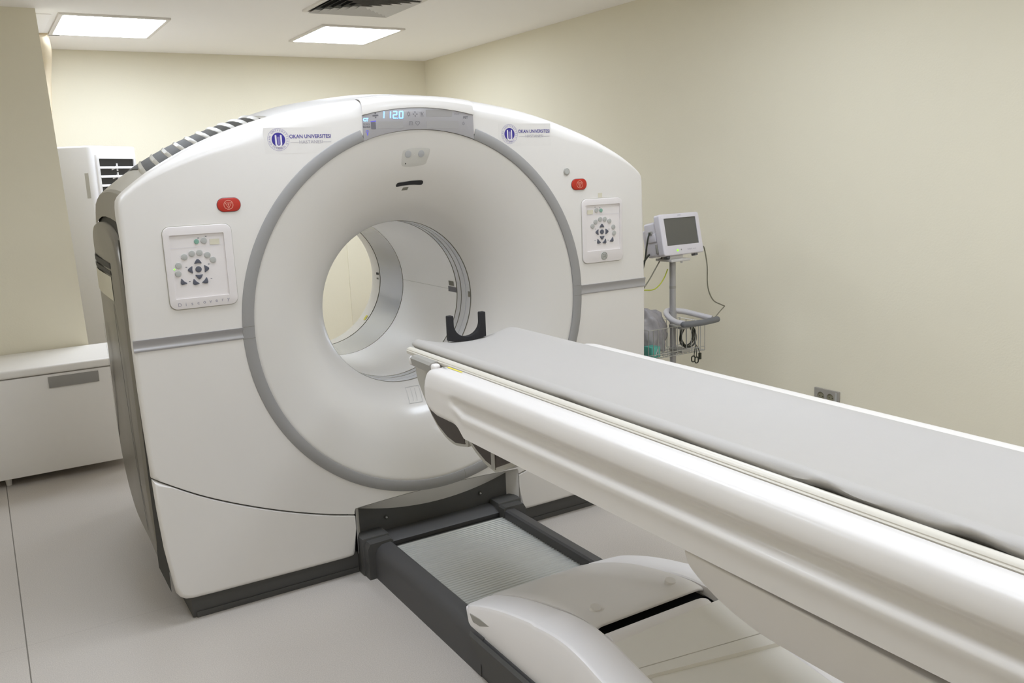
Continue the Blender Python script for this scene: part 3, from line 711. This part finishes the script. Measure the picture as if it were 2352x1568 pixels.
# side panels
def side_map(s): return lambda y, z, d: Vector((s * (1.112 - d - .018 * max(0, (y - .75) / .5) ** 2 * 2 - .012 * max(0, (.5 - z) / .3) ** 2), y, z))
sp = [(.25, .16), (.42, .165), (.68, .175), (.80, .215), (.93, .31), (1.05, .43), (1.147, .56), (1.23, .78), (1.268, 1.02), (1.25, 1.17), (1.20, 1.29), (1.11, 1.375), (.98, 1.425), (.82, 1.45), (.66, 1.455), (.5, 1.445), (.40, 1.425), (.32, 1.39), (.275, 1.33), (.253, 1.24), (.25, .9), (.25, .5)]
spd = [(p.x, p.y) for p in smooth_path([Vector((y, z, 0)) for y, z in sp], 3, True)]
for s in (-1, 1):
    b = nb(); mp = side_map(s)
    # ribbon surface so that the panel can bend
    base = [inset(spd, d_) for d_ in (0, .004, .012, .022)]; dep = (.05, .012, .003, 0)
    R_ = [[vadd(b, mp(p[0], p[1], d_)) for p in l_] for l_, d_ in zip(base, dep)]
    for r0, r1 in zip(R_, R_[1:]):
        for i in range(len(r0)): face(b, [r0[i], r0[(i + 1) % len(r0)], r1[(i + 1) % len(r0)], r1[i]])
    inner = R_[-1]; L_ = base[-1]
    # grid fill by slices in z
    c0 = vadd(b, mp(.65, .8, 0)); es = []
    for i in range(len(inner)): es.append(b.edges.get((inner[i], inner[(i + 1) % len(inner)])))
    bmesh.ops.triangle_fill(b, use_beauty=True, edges=es); b.verts.remove(c0)
    sd = obj('side_panel', b, 'side', G, sharp=40)
    b = nb()
    for z0, z1 in ((1.279, 1.303), (1.254, 1.272)):
        loft(b, [[mp(.47 + .69 * q / 20, z + .004 * q / 20, -.002) for z in (z0, z1)] for q in range(21)], False)
    split_obj('side_slot', b, 'black', sd)
    b = nb(); rows = [[mp(.48 + .71 * q / 20, z, -.002) for z in (1.155, 1.249)] for q in range(21)]; loft(b, rows, False); obj('side_plate', b, 'beige', sd, label='lighter taupe strip')
    b = nb(); loft(b, [[mp(y, z, -.002) for y in (1.035, 1.065)] for z in (.47, .6, .75, .9, .995)], False); split_obj('side_slot', b, 'black', sd)
    b = nb(); loft(b, [[mp(y, z, -.002) for y in (y0, y0 + .012)] for y0, z in ((.50, 1.14), (.47, .8), (.42, .5), (.40, .24))], False); split_obj('side_slot', b, 'black', sd)
    b = nb(); loft(b, [[(s * 1.10, y, z) for y in (.018, .27)] for z in (.13, .4, .8, 1.2, 1.40)], False); loft(b, [[(s * 1.10, y, z) for y in (.018, .062)] for z in (1.40, 1.53)], False); obj('front_gap', b, 'gapdark', G)
b = nb(); box(b, -1.035, 1.035, .03, .75, 0, .088, .006); box(b, -1.02, 1.02, .026, .76, 0, .022); obj('base_plinth', b, 'anth', G)
b = nb(); box(b, -.8, .8, .75, 1.5, 0, .14, .006); obj('base_plinth', b, 'darkgap', G)

RAILC = []
# ------------------------------------------------------------------ docking frame between gantry and table
D = thing('docking_frame', 'dark grey floor frame with two rails and ribbed plate joining scanner and table', 'docking frame', (0, -1.0, 0))
b = nb(); rows = []
for i in range(25):
    x = -.352 + .704 * i / 24; u = 1 - (x / .352) ** 2; rows.append([(x, .054, .278 - .064 * u), (x, .056, .10)])
loft(b, rows, False); obj('back_plate', b, 'anth', D)
for x in (-.235, .215):
    b = nb(); plate(b, circle(x, .198 - .004, .009, 14), [], .047, .004, .001); obj('bolt_recess', b, 'darkgap', D)
    b = nb(); bmesh.ops.create_uvsphere(b, u_segments=12, v_segments=8, radius=.0045); bmesh.ops.translate(b, verts=b.verts[:], vec=(x, .045, .194)); obj('bolt', b, 'steel', D)
b = nb(); loft(b, [[(x, -.03, .10), (x, -.032, .118), (x, .0, .135), (x, .05, .138), (x, .05, .1)] for x in (-.262, .262)], True, True, True); obj('cross_bar', b, 'anth2', D)
def railprof(s, w0, w1, zt): return [(s * w1, 0), (s * w1, zt - .045), (s * (w1 - .012), zt - .016), (s * (w1 - .030), zt - .003), (s * (w0 + .012), zt), (s * (w0 + .003), zt - .006), (s * w0, zt - .016), (s * w0, 0)]
for s in (-1, 1):
    b = nb(); P_ = railprof(s, .264, .343, .142); loft(b, [[(x, y, z) for x, z in P_] for y in (-.02, -.925)], True, True, True); obj('rail', b, 'anth2', D)
    b = nb(); P_ = [(s * .372, .0), (s * .372, .13), (s * .36, .150), (s * .27, .152), (s * .262, .145), (s * .262, 0)]
    loft(b, [[(x, y, z) for x, z in P_] for y in (-.075, .045)], True, True, True); box(b, min(s * .26, s * .378), max(s * .26, s * .378), -.03, .05, 0, .16, .006); obj('rail_clamp', b, 'anth', D)
    b = nb(); P_ = [(s * .352, .004), (s * .354, .07), (s * .350, .122), (s * .34, .131), (s * .3425, .12), (s * .3435, 0.004)]
    rows = []
    for y, zt in ((-.86, None), (-.90, None), (-.95, None), (-3.9, None)):
        k = 1.0
        rows.append([(x, y - (.16 * (1 - z / .13) if y > -1 else 0), z) for x, z in P_])
    loft(b, rows, True, True, True); RAILC.append(b)
# ribbed plate
b = nb(); rows = []; y = -.055; step = .0172
while y > -.76:
    for dy, z in ((0, .1045), (.0065, .1045), (.0085, .1015), (.0150, .1015)):
        rows.append([(-.264, y - dy, z), (.264, y - dy, z)])
    y -= step
loft(b, rows, False); obj('ribbed_plate', b, 'rib', D, sharp=20)
b = nb(); box(b, -.264, .264, -.755, -.03, 0.02, .098); obj('plate_bed', b, 'darkgap', D)

# ------------------------------------------------------------------ patient table
T = thing('patient_table', 'long white patient table with moulded side covers leading into the scanner bore', 'patient table', (0, -2.6, 0))
YE = -4.55
for b in RAILC: obj('rail_cover', b, 'anth', T)
for s in (-1, 1):
    b = nb(); P_ = railprof(s, .264, .341, .140); loft(b, [[(x, y, z) for x, z in P_] for y in (-.925, -3.9)], True, True, True); obj('base_rail', b, 'anth2', T)
# base covers
def curve_y(pts, k=5): return [(p.x, p.y) for p in smooth_path([Vector((y, z, 0)) for y, z in pts], k)]
for s in (-1, 1):
    top_in = curve_y([(-.760, .172), (-.84, .209), (-.953, .249), (-1.06, .279), (-1.154, .300), (-1.26, .322), (-1.363, .331), (-1.45, .322), (-1.53, .304), (-1.75, .258), (-2.1, .20)])
    b = nb(); rows = []
    for y, z in top_in:
        t_ = min(1, max(0, (-.76 - y) / .06)); xo = .286 + .034 * t_ ** .6; zo = z + (-.004 if y > -1.2 else -.010)
        e = min(1, max(0, (-.76 - y) / .09)); zb = .165 - .047 * e
        zb = min(zb, z - .012)
        rows.append([(s * .204, y, z - .03), (s * .207, y, z - .003), (s * .214, y, z), (s * (xo - .012), y, zo), (s * (xo - .008), y, zo), (s * (xo - .002), y, zo - .003), (s * xo, y, zo - .009), (s * (xo + .001), y, zo - .013), (s * (xo + .006), y, (zo + zb) / 2), (s * (xo + .004), y, zb + .004), (s * (xo - .01), y, zb)])
    loft(b, rows, False); face(b, [vadd(b, p) for p in rows[0]])
    sh = obj('base_side_cover', b, 'shell', T, sharp=28)
    b = nb(); q = [(-.835, .176), (-.855, .155), (-.90, .160), (-.96, .186), (-.90, .185)]
    loft(b, [[(s * .3265, y, z) for y, z in q], [(s * .318, y, z) for y, z in q]], True, True, False); obj('grip_recess', b, 'grey', sh)
mid = curve_y([(-.750, .166), (-.83, .206), (-.93, .246), (-1.03, .278), (-1.13, .301), (-1.22, .318), (-1.30, .328), (-1.352, .327), (-1.358, .318)])
b = nb(); rows = []
for y, z in mid:
    r = []
    for i in range(21):
        x = -.204 + .408 * i / 20; u = x / .204
        edge = .006 * (1 - min(1, (1 - abs(u)) / .06)) ** 2; dip = -.020 * max(0, 1 - u * u) ** 1.2 * math.sin(PI * min(1, max(0, (-.75 - y) / .6)))
        r.append((x, y, z + dip - edge + .002))
    rows.append([(-.2045, y, z - .035)] + r + [(.2045, y, z - .035)])
loft(b, rows, False); mc = obj('base_front_cover', b, 'cover', T, sharp=50)
for x in (-.143, .143):
    b = nb(); cyl(b, (x, -1.275, .315), (x, -1.279, .3345), .019, .0165, 20); obj('screw_cap', b, 'cover', mc)
b = nb(); box(b, -.202, .204, -1.47, -1.30, .10, .296); obj('bellows_well', b, 'black', T)
b = nb(); rows = []
for x, k in ((-.205, 1), (.13, 1), (.150, .96), (.163, .82), (.171, .55), (.173, .1)):
    rows.append([(x, -1.418 + .030 * k * math.cos(q), .300 + .030 * k * math.sin(q)) for q in [2 * PI * i / 20 for i in range(20)]])
loft(b, rows, True, True, True); obj('bellows_roller', b, 'shell', T)
def slab(name, pts, m, zb=.06):
    b = nb(); loft(b, [[tuple(p) for p in pts], [(p[0], p[1], zb) for p in pts]], True, True, False); return obj(name, b, m, T)
slab('bellows_panel', [(-.2035, -1.436, .319), (.2035, -1.440, .324), (.2035, -1.619, .302), (-.2035, -1.530, .284)], 'bellows')
slab('bellows_panel', [(-.2035, -1.532, .2825), (.2035, -1.621, .3005), (.2035, -1.662, .288), (-.2035, -1.560, .277)], 'bellows')
slab('bellows_panel', [(-.2035, -1.556, .268), (.2035, -1.657, .276), (.2035, -2.5, .16), (-.2035, -2.5, .16)], 'bellows')
b = nb(); box(b, -.20, .20, -3.7, -2.55, .10, .78, .02); obj('lifting_column', b, 'cover', T)
b = nb(); box(b, -.262, .262, -3.9, -2.1, .10, .17, .01); obj('base_rear_cover', b, 'cover', T)
# fairing below the side covers
for s in (-1, 1):
    ol = curve_y([(-1.845, .772), (-1.852, .748), (-1.870, .728), (-1.93, .693), (-2.0, .668), (-2.10, .654), (-2.4, .650)], 4) + [(YE, .650), (YE, .742), (-3.0, .748), (-2.4, .756), (-2.1, .764)]
    b = nb(); plate(b, [(p[0], p[1]) for p in ol], [], 0, .03, .006, mp=lambda y, z, d: Vector((s * (.322 - d - .020 * (1 - (z - .65) / .124) ** 2), y, z)), back=True); obj('lower_fairing', b, 'cover', T, sharp=50)
# side covers
def cover_profile(zt, zb, inx, g):
    P_ = [(.262, zt - .022), (.2585, zt - .006), (.262, zt - .001), (.285, zt + .0005), (.315, zt + .0005), (.3265, zt - .0015), (.334, zt - .007), (.3385, zt - .016), (.343, zt - .030), (.3455, zt - .046)]
    base_z = zt - .046; low = zb + .006; rng = base_z - low
    f = rng / .130 
    for dz, gx in ((.010, .002), (.018, .010), (.026, .019), (.036, .0235), (.048, .018), (.058, .006), (.064, .0012), (.070, 0), (.085, .002), (.098, .0045), (.112, .0035), (.124, .004)):
        P_.append((.3465 - gx * g, base_z - dz * f))
    P_ += [(.343, zb + .002), (.336, zb), (.315, zb)]
    return [(x - inx, z) for x, z in P_]
for s in (-1, 1):
    secs = [(-.607, .930, .896, .034, 0), (-.612, .941, .880, .016, 0), (-.622, .950, .862, .007, 0), (-.640, .958, .843, .002, 0), (-.670, .962, .829, 0, 0), (-.715, .9625, .820, 0, 0), (-.80, .9625, .820, 0, 0), (-.825, .9625, .820, 0, .15),
            (-.84, .9625, .818, 0, .6), (-.855, .9625, .812, 0, .9), (-.875, .9625, .797, 0, 1), (-.89, .9625, .786, 0, 1), (-1.2, .9625, .784, 0, 1), (-2.0, .9625, .783, 0, 1), (YE, .9625, .783, 0, 1)]
    rows = [[(s * x, y, z) for x, z in cover_profile(zt, zb, ix, g)] for y, zt, zb, ix, g in secs]
    b = nb(); loft(b, rows, False); face(b, [vadd(b, p) for p in rows[0]]); face(b, [vadd(b, p) for p in rows[-1]])
    sc = obj('side_cover', b, 'cover', T, sharp=60)
    if s < 0:
        b = nb(); face(b, [vadd(b, (x, y, .9638)) for x, y in ((-.2675, -.665), (-.2755, -.665), (-.2755, -.765), (-.2675, -.765))]); obj('warning_label', b, 'yellow', sc, label='thin yellow label strip')
        b = nb(); face(b, [vadd(b, (x, y, .9638)) for x, y in ((-.284, -.655), (-.290, -.655), (-.289, -.690), (-.285, -.690))]); obj('printed_label', b, 'keyg', sc)
# nose under the cradle tip
def nose(name, pr, hw, m, mi, ins):
    b = nb(); loft(b, [[(x, y, z) for y, z in pr] for x in (-hw, hw)], True, True, True); n_ = obj(name, b, m, T, sharp=30)
    for s in (-1, 1):
        b = nb(); q = inset(pr, ins); loft(b, [[(s * (hw + .0012), y, z) for y, z in q], [(s * (hw - .002), y, z) for y, z in q]], True, True, False); obj('inlay', b, mi, n_)
pr = curve_y([(-.300, .948), (-.302, .93), (-.304, .90), (-.318, .85), (-.362, .795), (-.41, .745), (-.462, .705), (-.53, .676), (-.60, .668), (-.685, .684)], 3) + [(-.70, .80), (-.70, .948)]
nose('nose_housing', pr, .222, 'noseg', 'noseg', .014)
for s in (-1, 1):
    b = nb(); q = [(-.425, .742), (-.47, .712), (-.54, .686), (-.60, .678), (-.668, .690), (-.668, .79), (-.42, .79), (-.405, .765)]
    loft(b, [[(s * .2245, y, z) for y, z in q], [(s * .2205, y, z) for y, z in q]], True, True, False); obj('nose_side_inset', b, 'brown', T)
pr2 = [(-.69, .80), (-.69, .705), (-.74, .678), (-.80, .655), (-.865, .645), (-.985, .700), (-1.05, .80)]
nose('underside_housing', pr2, .222, 'noseg', 'brown', .014)
for s in (-1, 1):
    b = nb(); q = [(-.845, .80), (-.845, .655), (-.868, .655), (-.868, .80)]; loft(b, [[(s * .2255, y, z) for y, z in q], [(s * .2225, y, z) for y, z in q]], True, True, False); obj('housing_rib', b, 'grey', T)
    # socket piece beside the cradle tip
    b = nb(); loft(b, [[(s * .222, y, z0), (s * .222, y, z1 - .015), (s * .252, y, z1 - .010), (s * .258, y, z1), (s * (.280 * k), y, z1 - .002), (s * (.289 * k), y, z1 - .010), (s * (.282 * k), y, z0)] for y, k, z0, z1 in ((-.402, .985, .925, .963), (-.562, 1.0, .925, .963))], True, True, True); obj('accessory_socket', b, 'grey', T)
    for y0, y1 in ((-.404, -.388), (-.590, -.560)):
        b = nb(); box(b, min(s * .257, s * .286), max(s * .257, s * .286), y0, y1, .926, .959, .009, 3); obj('socket_end', b, 'cover', T)
b = nb(); box(b, -.255, .255, YE, -.70, .80, .90, .01); obj('table_beam', b, 'lgrey', T)
# cradle
ch = [(-.2535, .952), (-.2545, .961), (-.2515, .964), (-.2525, .9665), (-.2500, .9705), (-.2450, .9735), (-.2405, .9745), (-.2355, .9735), (-.2330, .969), (-.222, .953), (-.18, .938), (-.10, .928), (0, .925)]
top_ = ch + [(-x, z) for x, z in ch[-2::-1]]; bot_ = [(.245, .945), (.18, .926), (0, .912), (-.18, .926), (-.245, .945)]
b = nb(); rows = []
for y, k in ((-.288, .955), (-.292, .975), (-.305, .99), (-.34, 1.0), (YE, 1.0)):
    rows.append([(x * k if abs(x) < .2 else math.copysign(.2 * k + (abs(x) - .2) * k, x), y, z if k == 1 else .935 + (z - .935) * (.75 + .25 * (k - .95) / .05)) for x, z in top_ + bot_])
loft(b, rows, True, True, True); obj('cradle', b, 'cradle', T, sharp=50)

# mattress pad on the cradle
def padsec(y, k=1.0, thin=1.0, lift=0.0, wav=0.0):
    pts = [(-.2275, .9745 + lift), (-.2290 - wav, .9795 + lift), (-.2265 - wav, .986 + lift * .7), (-.219 - wav * .5, .9925), (-.207, .9955), (-.192, .9915), (-.16, .9815), (-.12, .9725), (-.07, .965), (0, .962)]
    up = pts + [(-x, z) for x, z in pts[-2::-1]]
    up[-1] = (.2275, .9745); up[-2] = (.2285, .9785); up[-3] = (.224, .984); up[-4] = (.213, .9885); up[-5] = (.200, .9905); up[-6] = (.186, .9885)
    dn = [(.215, .9615), (.18, .948), (.1, .939), (0, .935), (-.1, .939), (-.18, .948), (-.215, .9615 + lift)]
    out = []
    for x, z in up + dn: out.append((x * k, y, .958 + (z - .958) * thin))
    return out
ysec = [(-.282, .93, .5), (-.284, .955, .75), (-.289, .975, .92), (-.298, .988, 1.0), (-.312, .995, 1.0), (-.34, 1.0, 1.0)]
rows = [padsec(y, k, th) for y, k, th in ysec]
y = -.36
while y > YE:
    lift = .010 * math.exp(-((y + 2.13) / .045) ** 2) + .004 * math.exp(-((y + 1.72) / .05) ** 2) + .003 * math.exp(-((y + 1.28) / .05) ** 2) + .011 * math.exp(-((y + 2.42) / .05) ** 2)
    wav = .004 * math.sin(y * 22) * math.exp(-((y + 2.25) / .25) ** 2) + .0012 * math.sin(y * 13)
    rows.append(padsec(y, 1, 1, lift, wav)); y -= .02
b = nb(); loft(b, rows, True, True, True); obj('table_pad', b, 'mat', loc=(0, -2.4, .935), label='long pale grey vinyl pad lying on the patient table', cat='pad', sharp=60)

# black head holder on the pad
ou = [(-.079, 1.063), (-.0795, .9745)]
for i in range(13):
    x = -.079 + .158 * i / 12; ou.append((x, .9625 + .0095 * (x / .079) ** 2))
ou += [(.0795, 1.063), (.078, 1.066), (.060, 1.066), (.058, 1.063)]
for i in range(25):
    a_ = -PI * i / 24; ou.append((.0575 * math.cos(a_), 1.032 + .052 * math.sin(a_)))
ou += [(-.058, 1.063), (-.060, 1.066), (-.077, 1.066)]
b = nb(); plate(b, ou, [], -.312, .022, .0015, back=True); obj('head_holder', b, 'blackmatte', loc=(0, -.30, .962), label='black U-shaped head holder standing on the pad near the bore', cat='head holder', sharp=30)

# ------------------------------------------------------------------ monitor trolley
PX, PY = 1.657, .40
S = thing('monitor_stand', 'grey rolling pole stand with wire basket and looped handle beside the scanner', 'stand', (PX, PY, 0))
b = nb(); cyl(b, (PX, PY, .085), (PX, PY, 1.075), .0175, n=24); cyl(b, (PX, PY, .74), (PX, PY, .80), .021, n=24); obj('pole', b, 'steel', S)
b = nb(); cyl(b, (PX, PY, .925), (PX, PY, .94), .0182, n=24); obj('clamp_band', b, 'grey', S)
b = nb()
for k in range(5):
    a_ = 2 * PI * k / 5 + .3; tube(b, [(PX, PY, .095), (PX + .14 * math.cos(a_), PY + .14 * math.sin(a_), .085), (PX + .26 * math.cos(a_), PY + .26 * math.sin(a_), .072)], .018, 10)
obj('star_base', b, 'steel', S)
for k in range(5):
    a_ = 2 * PI * k / 5 + .3; x, y = PX + .255 * math.cos(a_), PY + .255 * math.sin(a_)
    b = nb(); cyl(b, (x - .012, y, .028), (x + .012, y, .028), .028, n=20); cyl(b, (x, y, .03), (x, y, .072), .008, n=10); obj('caster', b, 'anth', S)
# handle loop
b = nb(); tube(b, [(1.60, .245, .757), (1.580, .285, .762), (1.585, .34, .775), (1.61, .40, .795), (1.66, .43, .800), (1.73, .40, .790), (1.78, .33, .772), (1.815, .262, .757)], .0155, 12); 
hd = obj('handle', b, 'handle', S)
b = nb(); tube(b, [(1.588, .238, .754), (1.70, .225, .752), (1.828, .236, .754)], .0165, 14, smooth=True); bmesh.ops.create_uvsphere(b, u_segments=12, v_segments=8, radius=.0165, matrix=Matrix.Translation((1.588, .238, .754))); bmesh.ops.create_uvsphere(b, u_segments=12, v_segments=8, radius=.0165, matrix=Matrix.Translation((1.828, .236, .754)))
obj('grip', b, 'grip', hd)
# wire basket
BX0, BX1, BY0, BY1, BZ0, BZ1 = 1.40, 1.80, .30, .382, .578, .735
BY1 = .50
b = nb()
def wire(*p): tube(b, list(p), .0021, 6, smooth=False)
for z in (BZ0, BZ1):
    wire((BX0, BY0, z), (BX1, BY0, z)); wire((BX1, BY0, z), (BX1, BY1 - .0, z)); wire((BX1, BY1, z), (BX0, BY1, z)); wire((BX0, BY1, z), (BX0, BY0, z))
k = 0
x = BX0
while x <= BX1 + .001:
    wire((x, BY0, BZ0), (x, BY0, BZ1)); wire((x, BY1, BZ0), (x, BY1, BZ1)); wire((x, BY0, BZ0), (x, BY1, BZ0)); x += .0333
for y in (BY0 + .05, BY0 + .1, BY0 + .15):
    wire((BX0, y, BZ0), (BX1, y, BZ0)); wire((BX0, y, BZ0), (BX0, y, BZ1)); wire((BX1, y, BZ0), (BX1, y, BZ1))
wire((BX0, BY0, .60), (BX1, BY0, .60))
obj('basket', b, 'wire', S)
b = nb()
for z in (.592, .722): box(b, PX - .03, PX + .03, PY - .105, PY + .0, z - .008, z + .008, .003)
split_obj('bracket', b, 'grey', S)
# tilting plate under the monitor
b = nb(); box(b, PX - .06, PX + .075, PY - .06, PY + .07, 1.075, 1.088, .003); box(b, PX - .045, PX + .05, PY - .03, PY + .04, 1.086, 1.108, .003); cyl(b, (PX + .02, PY - .05, 1.066), (PX + .02, PY - .05, 1.08), .006, n=10); obj('mount_plate', b, 'lgrey', S)

# contents of the basket
b = nb(); bmesh.ops.create_icosphere(b, subdivisions=4, radius=1)
for v in b.verts:
    n_ = 1 + .10 * math.sin(v.co.x * 7 + v.co.z * 5) + .07 * math.sin(v.co.y * 11 + v.co.x * 9) + .05 * math.sin(v.co.z * 17)
    v.co = Vector((1.520 + v.co.x * .098 * n_, .400 + v.co.y * .06 * n_ + .025, max(.585, .705 + v.co.z * .125 * n_ - .55 * max(0, v.co.x) * .10 - .12 * v.co.z * 0)))
obj('plastic_bag', b, 'bag', loc=(1.52, .4, .585), label='smoky grey crumpled plastic bag stuffed in the wire basket', cat='plastic bag', sharp=80)
b = nb(); box(b, 1.427, 1.487, .308, .372, .583, .640, .002); tb = obj('small_box', b, 'teal', loc=(1.46, .34, .583), label='small teal box in the left end of the wire basket', cat='box')
b = nb(); loft(b, [[(1.450, .3072, .592), (1.456, .3072, .592)], [(1.468, .3072, .632), (1.474, .3072, .632)]], False); obj('box_print', b, 'pale', tb)
b = nb()
for k in range(7):
    r_ = .062 - .004 * (k % 4); pts = []
    for i in range(14):
        a_ = 2 * PI * i / 14; pts.append((1.715 + .004 * math.sin(k * 2.1) + r_ * .85 * math.cos(a_), .335 + .008 * math.sin(a_ * 2 + k) + .004 * k, .662 + r_ * 1.05 * math.sin(a_) + .003 * math.cos(k)))
    tube(b, pts, .0028, 6, 3, closed=True)
for dx in (0, .012, .03): tube(b, [(1.74, .31, .62), (1.725 + dx, .30, .585), (1.705 + dx * 1.5, .285, .555)], .0024, 6)
cc = obj('lead_cables', b, 'cableblack', loc=(1.715, .34, .59), label='coiled black patient lead cables hanging in the wire basket', cat='cable')
for x, z in ((1.700, .545), (1.724, .535)):
    b = nb(); tube(b, [(x - .010, .285, z + .012), (x + .010, .285, z + .014), (x + .012, .285, z - .012), (x - .008, .285, z - .014)], .0035, 8, 3, closed=True); obj('clip', b, 'cableblack', cc)
b = nb(); box(b, 1.742, 1.758, .280, .292, .535, .572, .003); obj('plug', b, 'cableblack', cc)

# the monitor
MM = thing('patient_monitor', 'white vital signs monitor with dark grey screen and green power light on the pole', 'monitor', (1.700, .350, 1.112), (math.radians(-12), 0, math.radians(2)), local=True)
w2, hh = .147, .222
b = nb(); plate(b, rrect(-w2, w2, 0, hh, .014), [rrect(-w2 + .032, w2 - .028, .052, hh - .024, .003)], 0, .04, .006); obj('front_bezel', b, 'monitor', MM)
b = nb(); box(b, -w2 + .030, w2 - .026, .004, .008, .050, hh - .022); obj('screen', b, 'screen', MM, label='dark grey switched-off screen')
b = nb(); box(b, -w2 + .006, w2 - .006, .035, .14, .006, hh - .03, .012, 3); box(b, -w2 + .02, w2 - .02, .12, .175, .02, hh - .06, .012, 3); box(b, -w2 + .0, -w2 + .02, .05, .12, .085, .13, .004); obj('rear_housing', b, 'monitor', MM)
b = nb(); box(b, -w2 - .004, -w2 + .01, .07, .10, .125, .145, .003); box(b, -w2 - .001, -w2 + .012, .045, .06, .02, .07, .002); split_obj('side_socket', b, 'grey', MM)
b = nb(); plate(b, circle(-.047, .024, .0058, 16), [], -.0012, .0015, .0005); obj('power_light', b, 'greenled', MM, label='glowing green power light')
b = nb(); plate(b, circle(-.020, .026, .004, 14), [], -.0012, .0015, .0005); obj('button', b, 'grey', MM)
b = nb()
for k_ in range(5): flat_strip(b, (.028 + .0065 * k_, .021), (.028 + .0065 * k_, .029 - .002 * (k_ % 2)), .0024, -.0006)
flat_strip(b, (.064, .025), (.090, .025), .002, -.0006); flat_strip(b, (-.012, hh - .011), (.012, hh - .011), .002, -.0006); split_obj('bezel_print', b, 'greyprint', MM)
b = nb()
for x in (-.11, .095): box(b, x, x + .022, .02, .05, -.012, .004, .003)
split_obj('rubber_foot', b, 'grip', MM)

def cable(name, pts, r, m, label):
    b = nb(); tube(b, pts, r, 8, 6); obj(name, b, m, label=label, cat='cable', loc=pts[0])
b = nb(); tube(b, [(1.852, .385, 1.135), (1.875, .39, 1.135), (1.898, .40, 1.095), (1.912, .40, 1.02), (1.914, .40, .93), (1.930, .40, .87), (1.965, .40, .822), (2.02, .40, .795), (2.048, .40, .783)], .0035, 8, 5)
tube(b, [(2.048, .40, .783), (1.95, .34, .770), (1.835, .255, .765)], .003, 8, 5); obj('monitor_cable', b, 'cablegrey', loc=(1.85, .385, 1.135), label='thin grey cable looping down from the right side of the monitor', cat='cable')
cable('earth_cable', [(1.640, .42, 1.03), (1.615, .42, .985), (1.575, .42, .945), (1.53, .42, .928), (1.44, .42, .932), (1.36, .44, .90), (1.31, .48, .72), (1.31, .52, .40), (1.34, .55, .12), (1.40, .60, .012), (1.70, .85, .010)], .0032, 'cableyg', 'yellow-green earth cable sagging from the pole towards the scanner')
cable('power_cable', [(1.585, .47, 1.125), (1.545, .47, 1.105), (1.50, .47, 1.055), (1.43, .47, .95), (1.37, .50, .75), (1.35, .54, .40), (1.37, .58, .12), (1.44, .66, .012), (1.95, 1.0, .010)], .0055, 'cableblack', 'thick black cable hanging behind the lower left of the monitor')
cable('sensor_cable', [(1.62, .44, 1.10), (1.585, .44, 1.055), (1.53, .44, .985), (1.46, .44, .90), (1.39, .455, .72), (1.385, .47, .62)], .0035, 'cablegrey', 'straight thin grey cable slanting from the monitor mount to the scanner')
cable('side_cable', [(1.560, .46, 1.23), (1.535, .45, 1.22), (1.52, .45, 1.16), (1.505, .45, 1.08), (1.475, .45, 1.0), (1.42, .45, .86), (1.392, .46, .74), (1.388, .465, .64)], .0045, 'cableblack', 'short black cable plugged into the left side of the monitor')

# ------------------------------------------------------------------ wall socket on the right wall
K = thing('wall_socket', 'grey double power socket low on the right wall beyond the table', 'socket', (XR, -.226, .355))
RW = lambda u, z, d: Vector((XR - .010 + d, u, z))
b = nb(); plate(b, rrect(-.305, -.147, .312, .396, .004), [circle(-.190, .353, .023, 28), circle(-.250, .353, .023, 28)], 0, .010, .002, mp=RW); obj('face_plate', b, 'socket', K)
for u in (-.190, -.250):
    b = nb(); plate(b, circle(u, .353, .024, 28), [], .006, .003, 0, mp=RW); so = obj('socket_insert', b, 'socketin', K)
    b = nb()
    for d in (-.0095, .0095): plate(b, circle(u + d, .353, .0028, 10), [], .0052, .001, 0, mp=RW)
    split_obj('pin_hole', b, 'black', so)
b = nb(); box(b, XR - .0115, XR - .009, -.292, -.281, .32, .39); obj('cover_line', b, 'keyg', K)
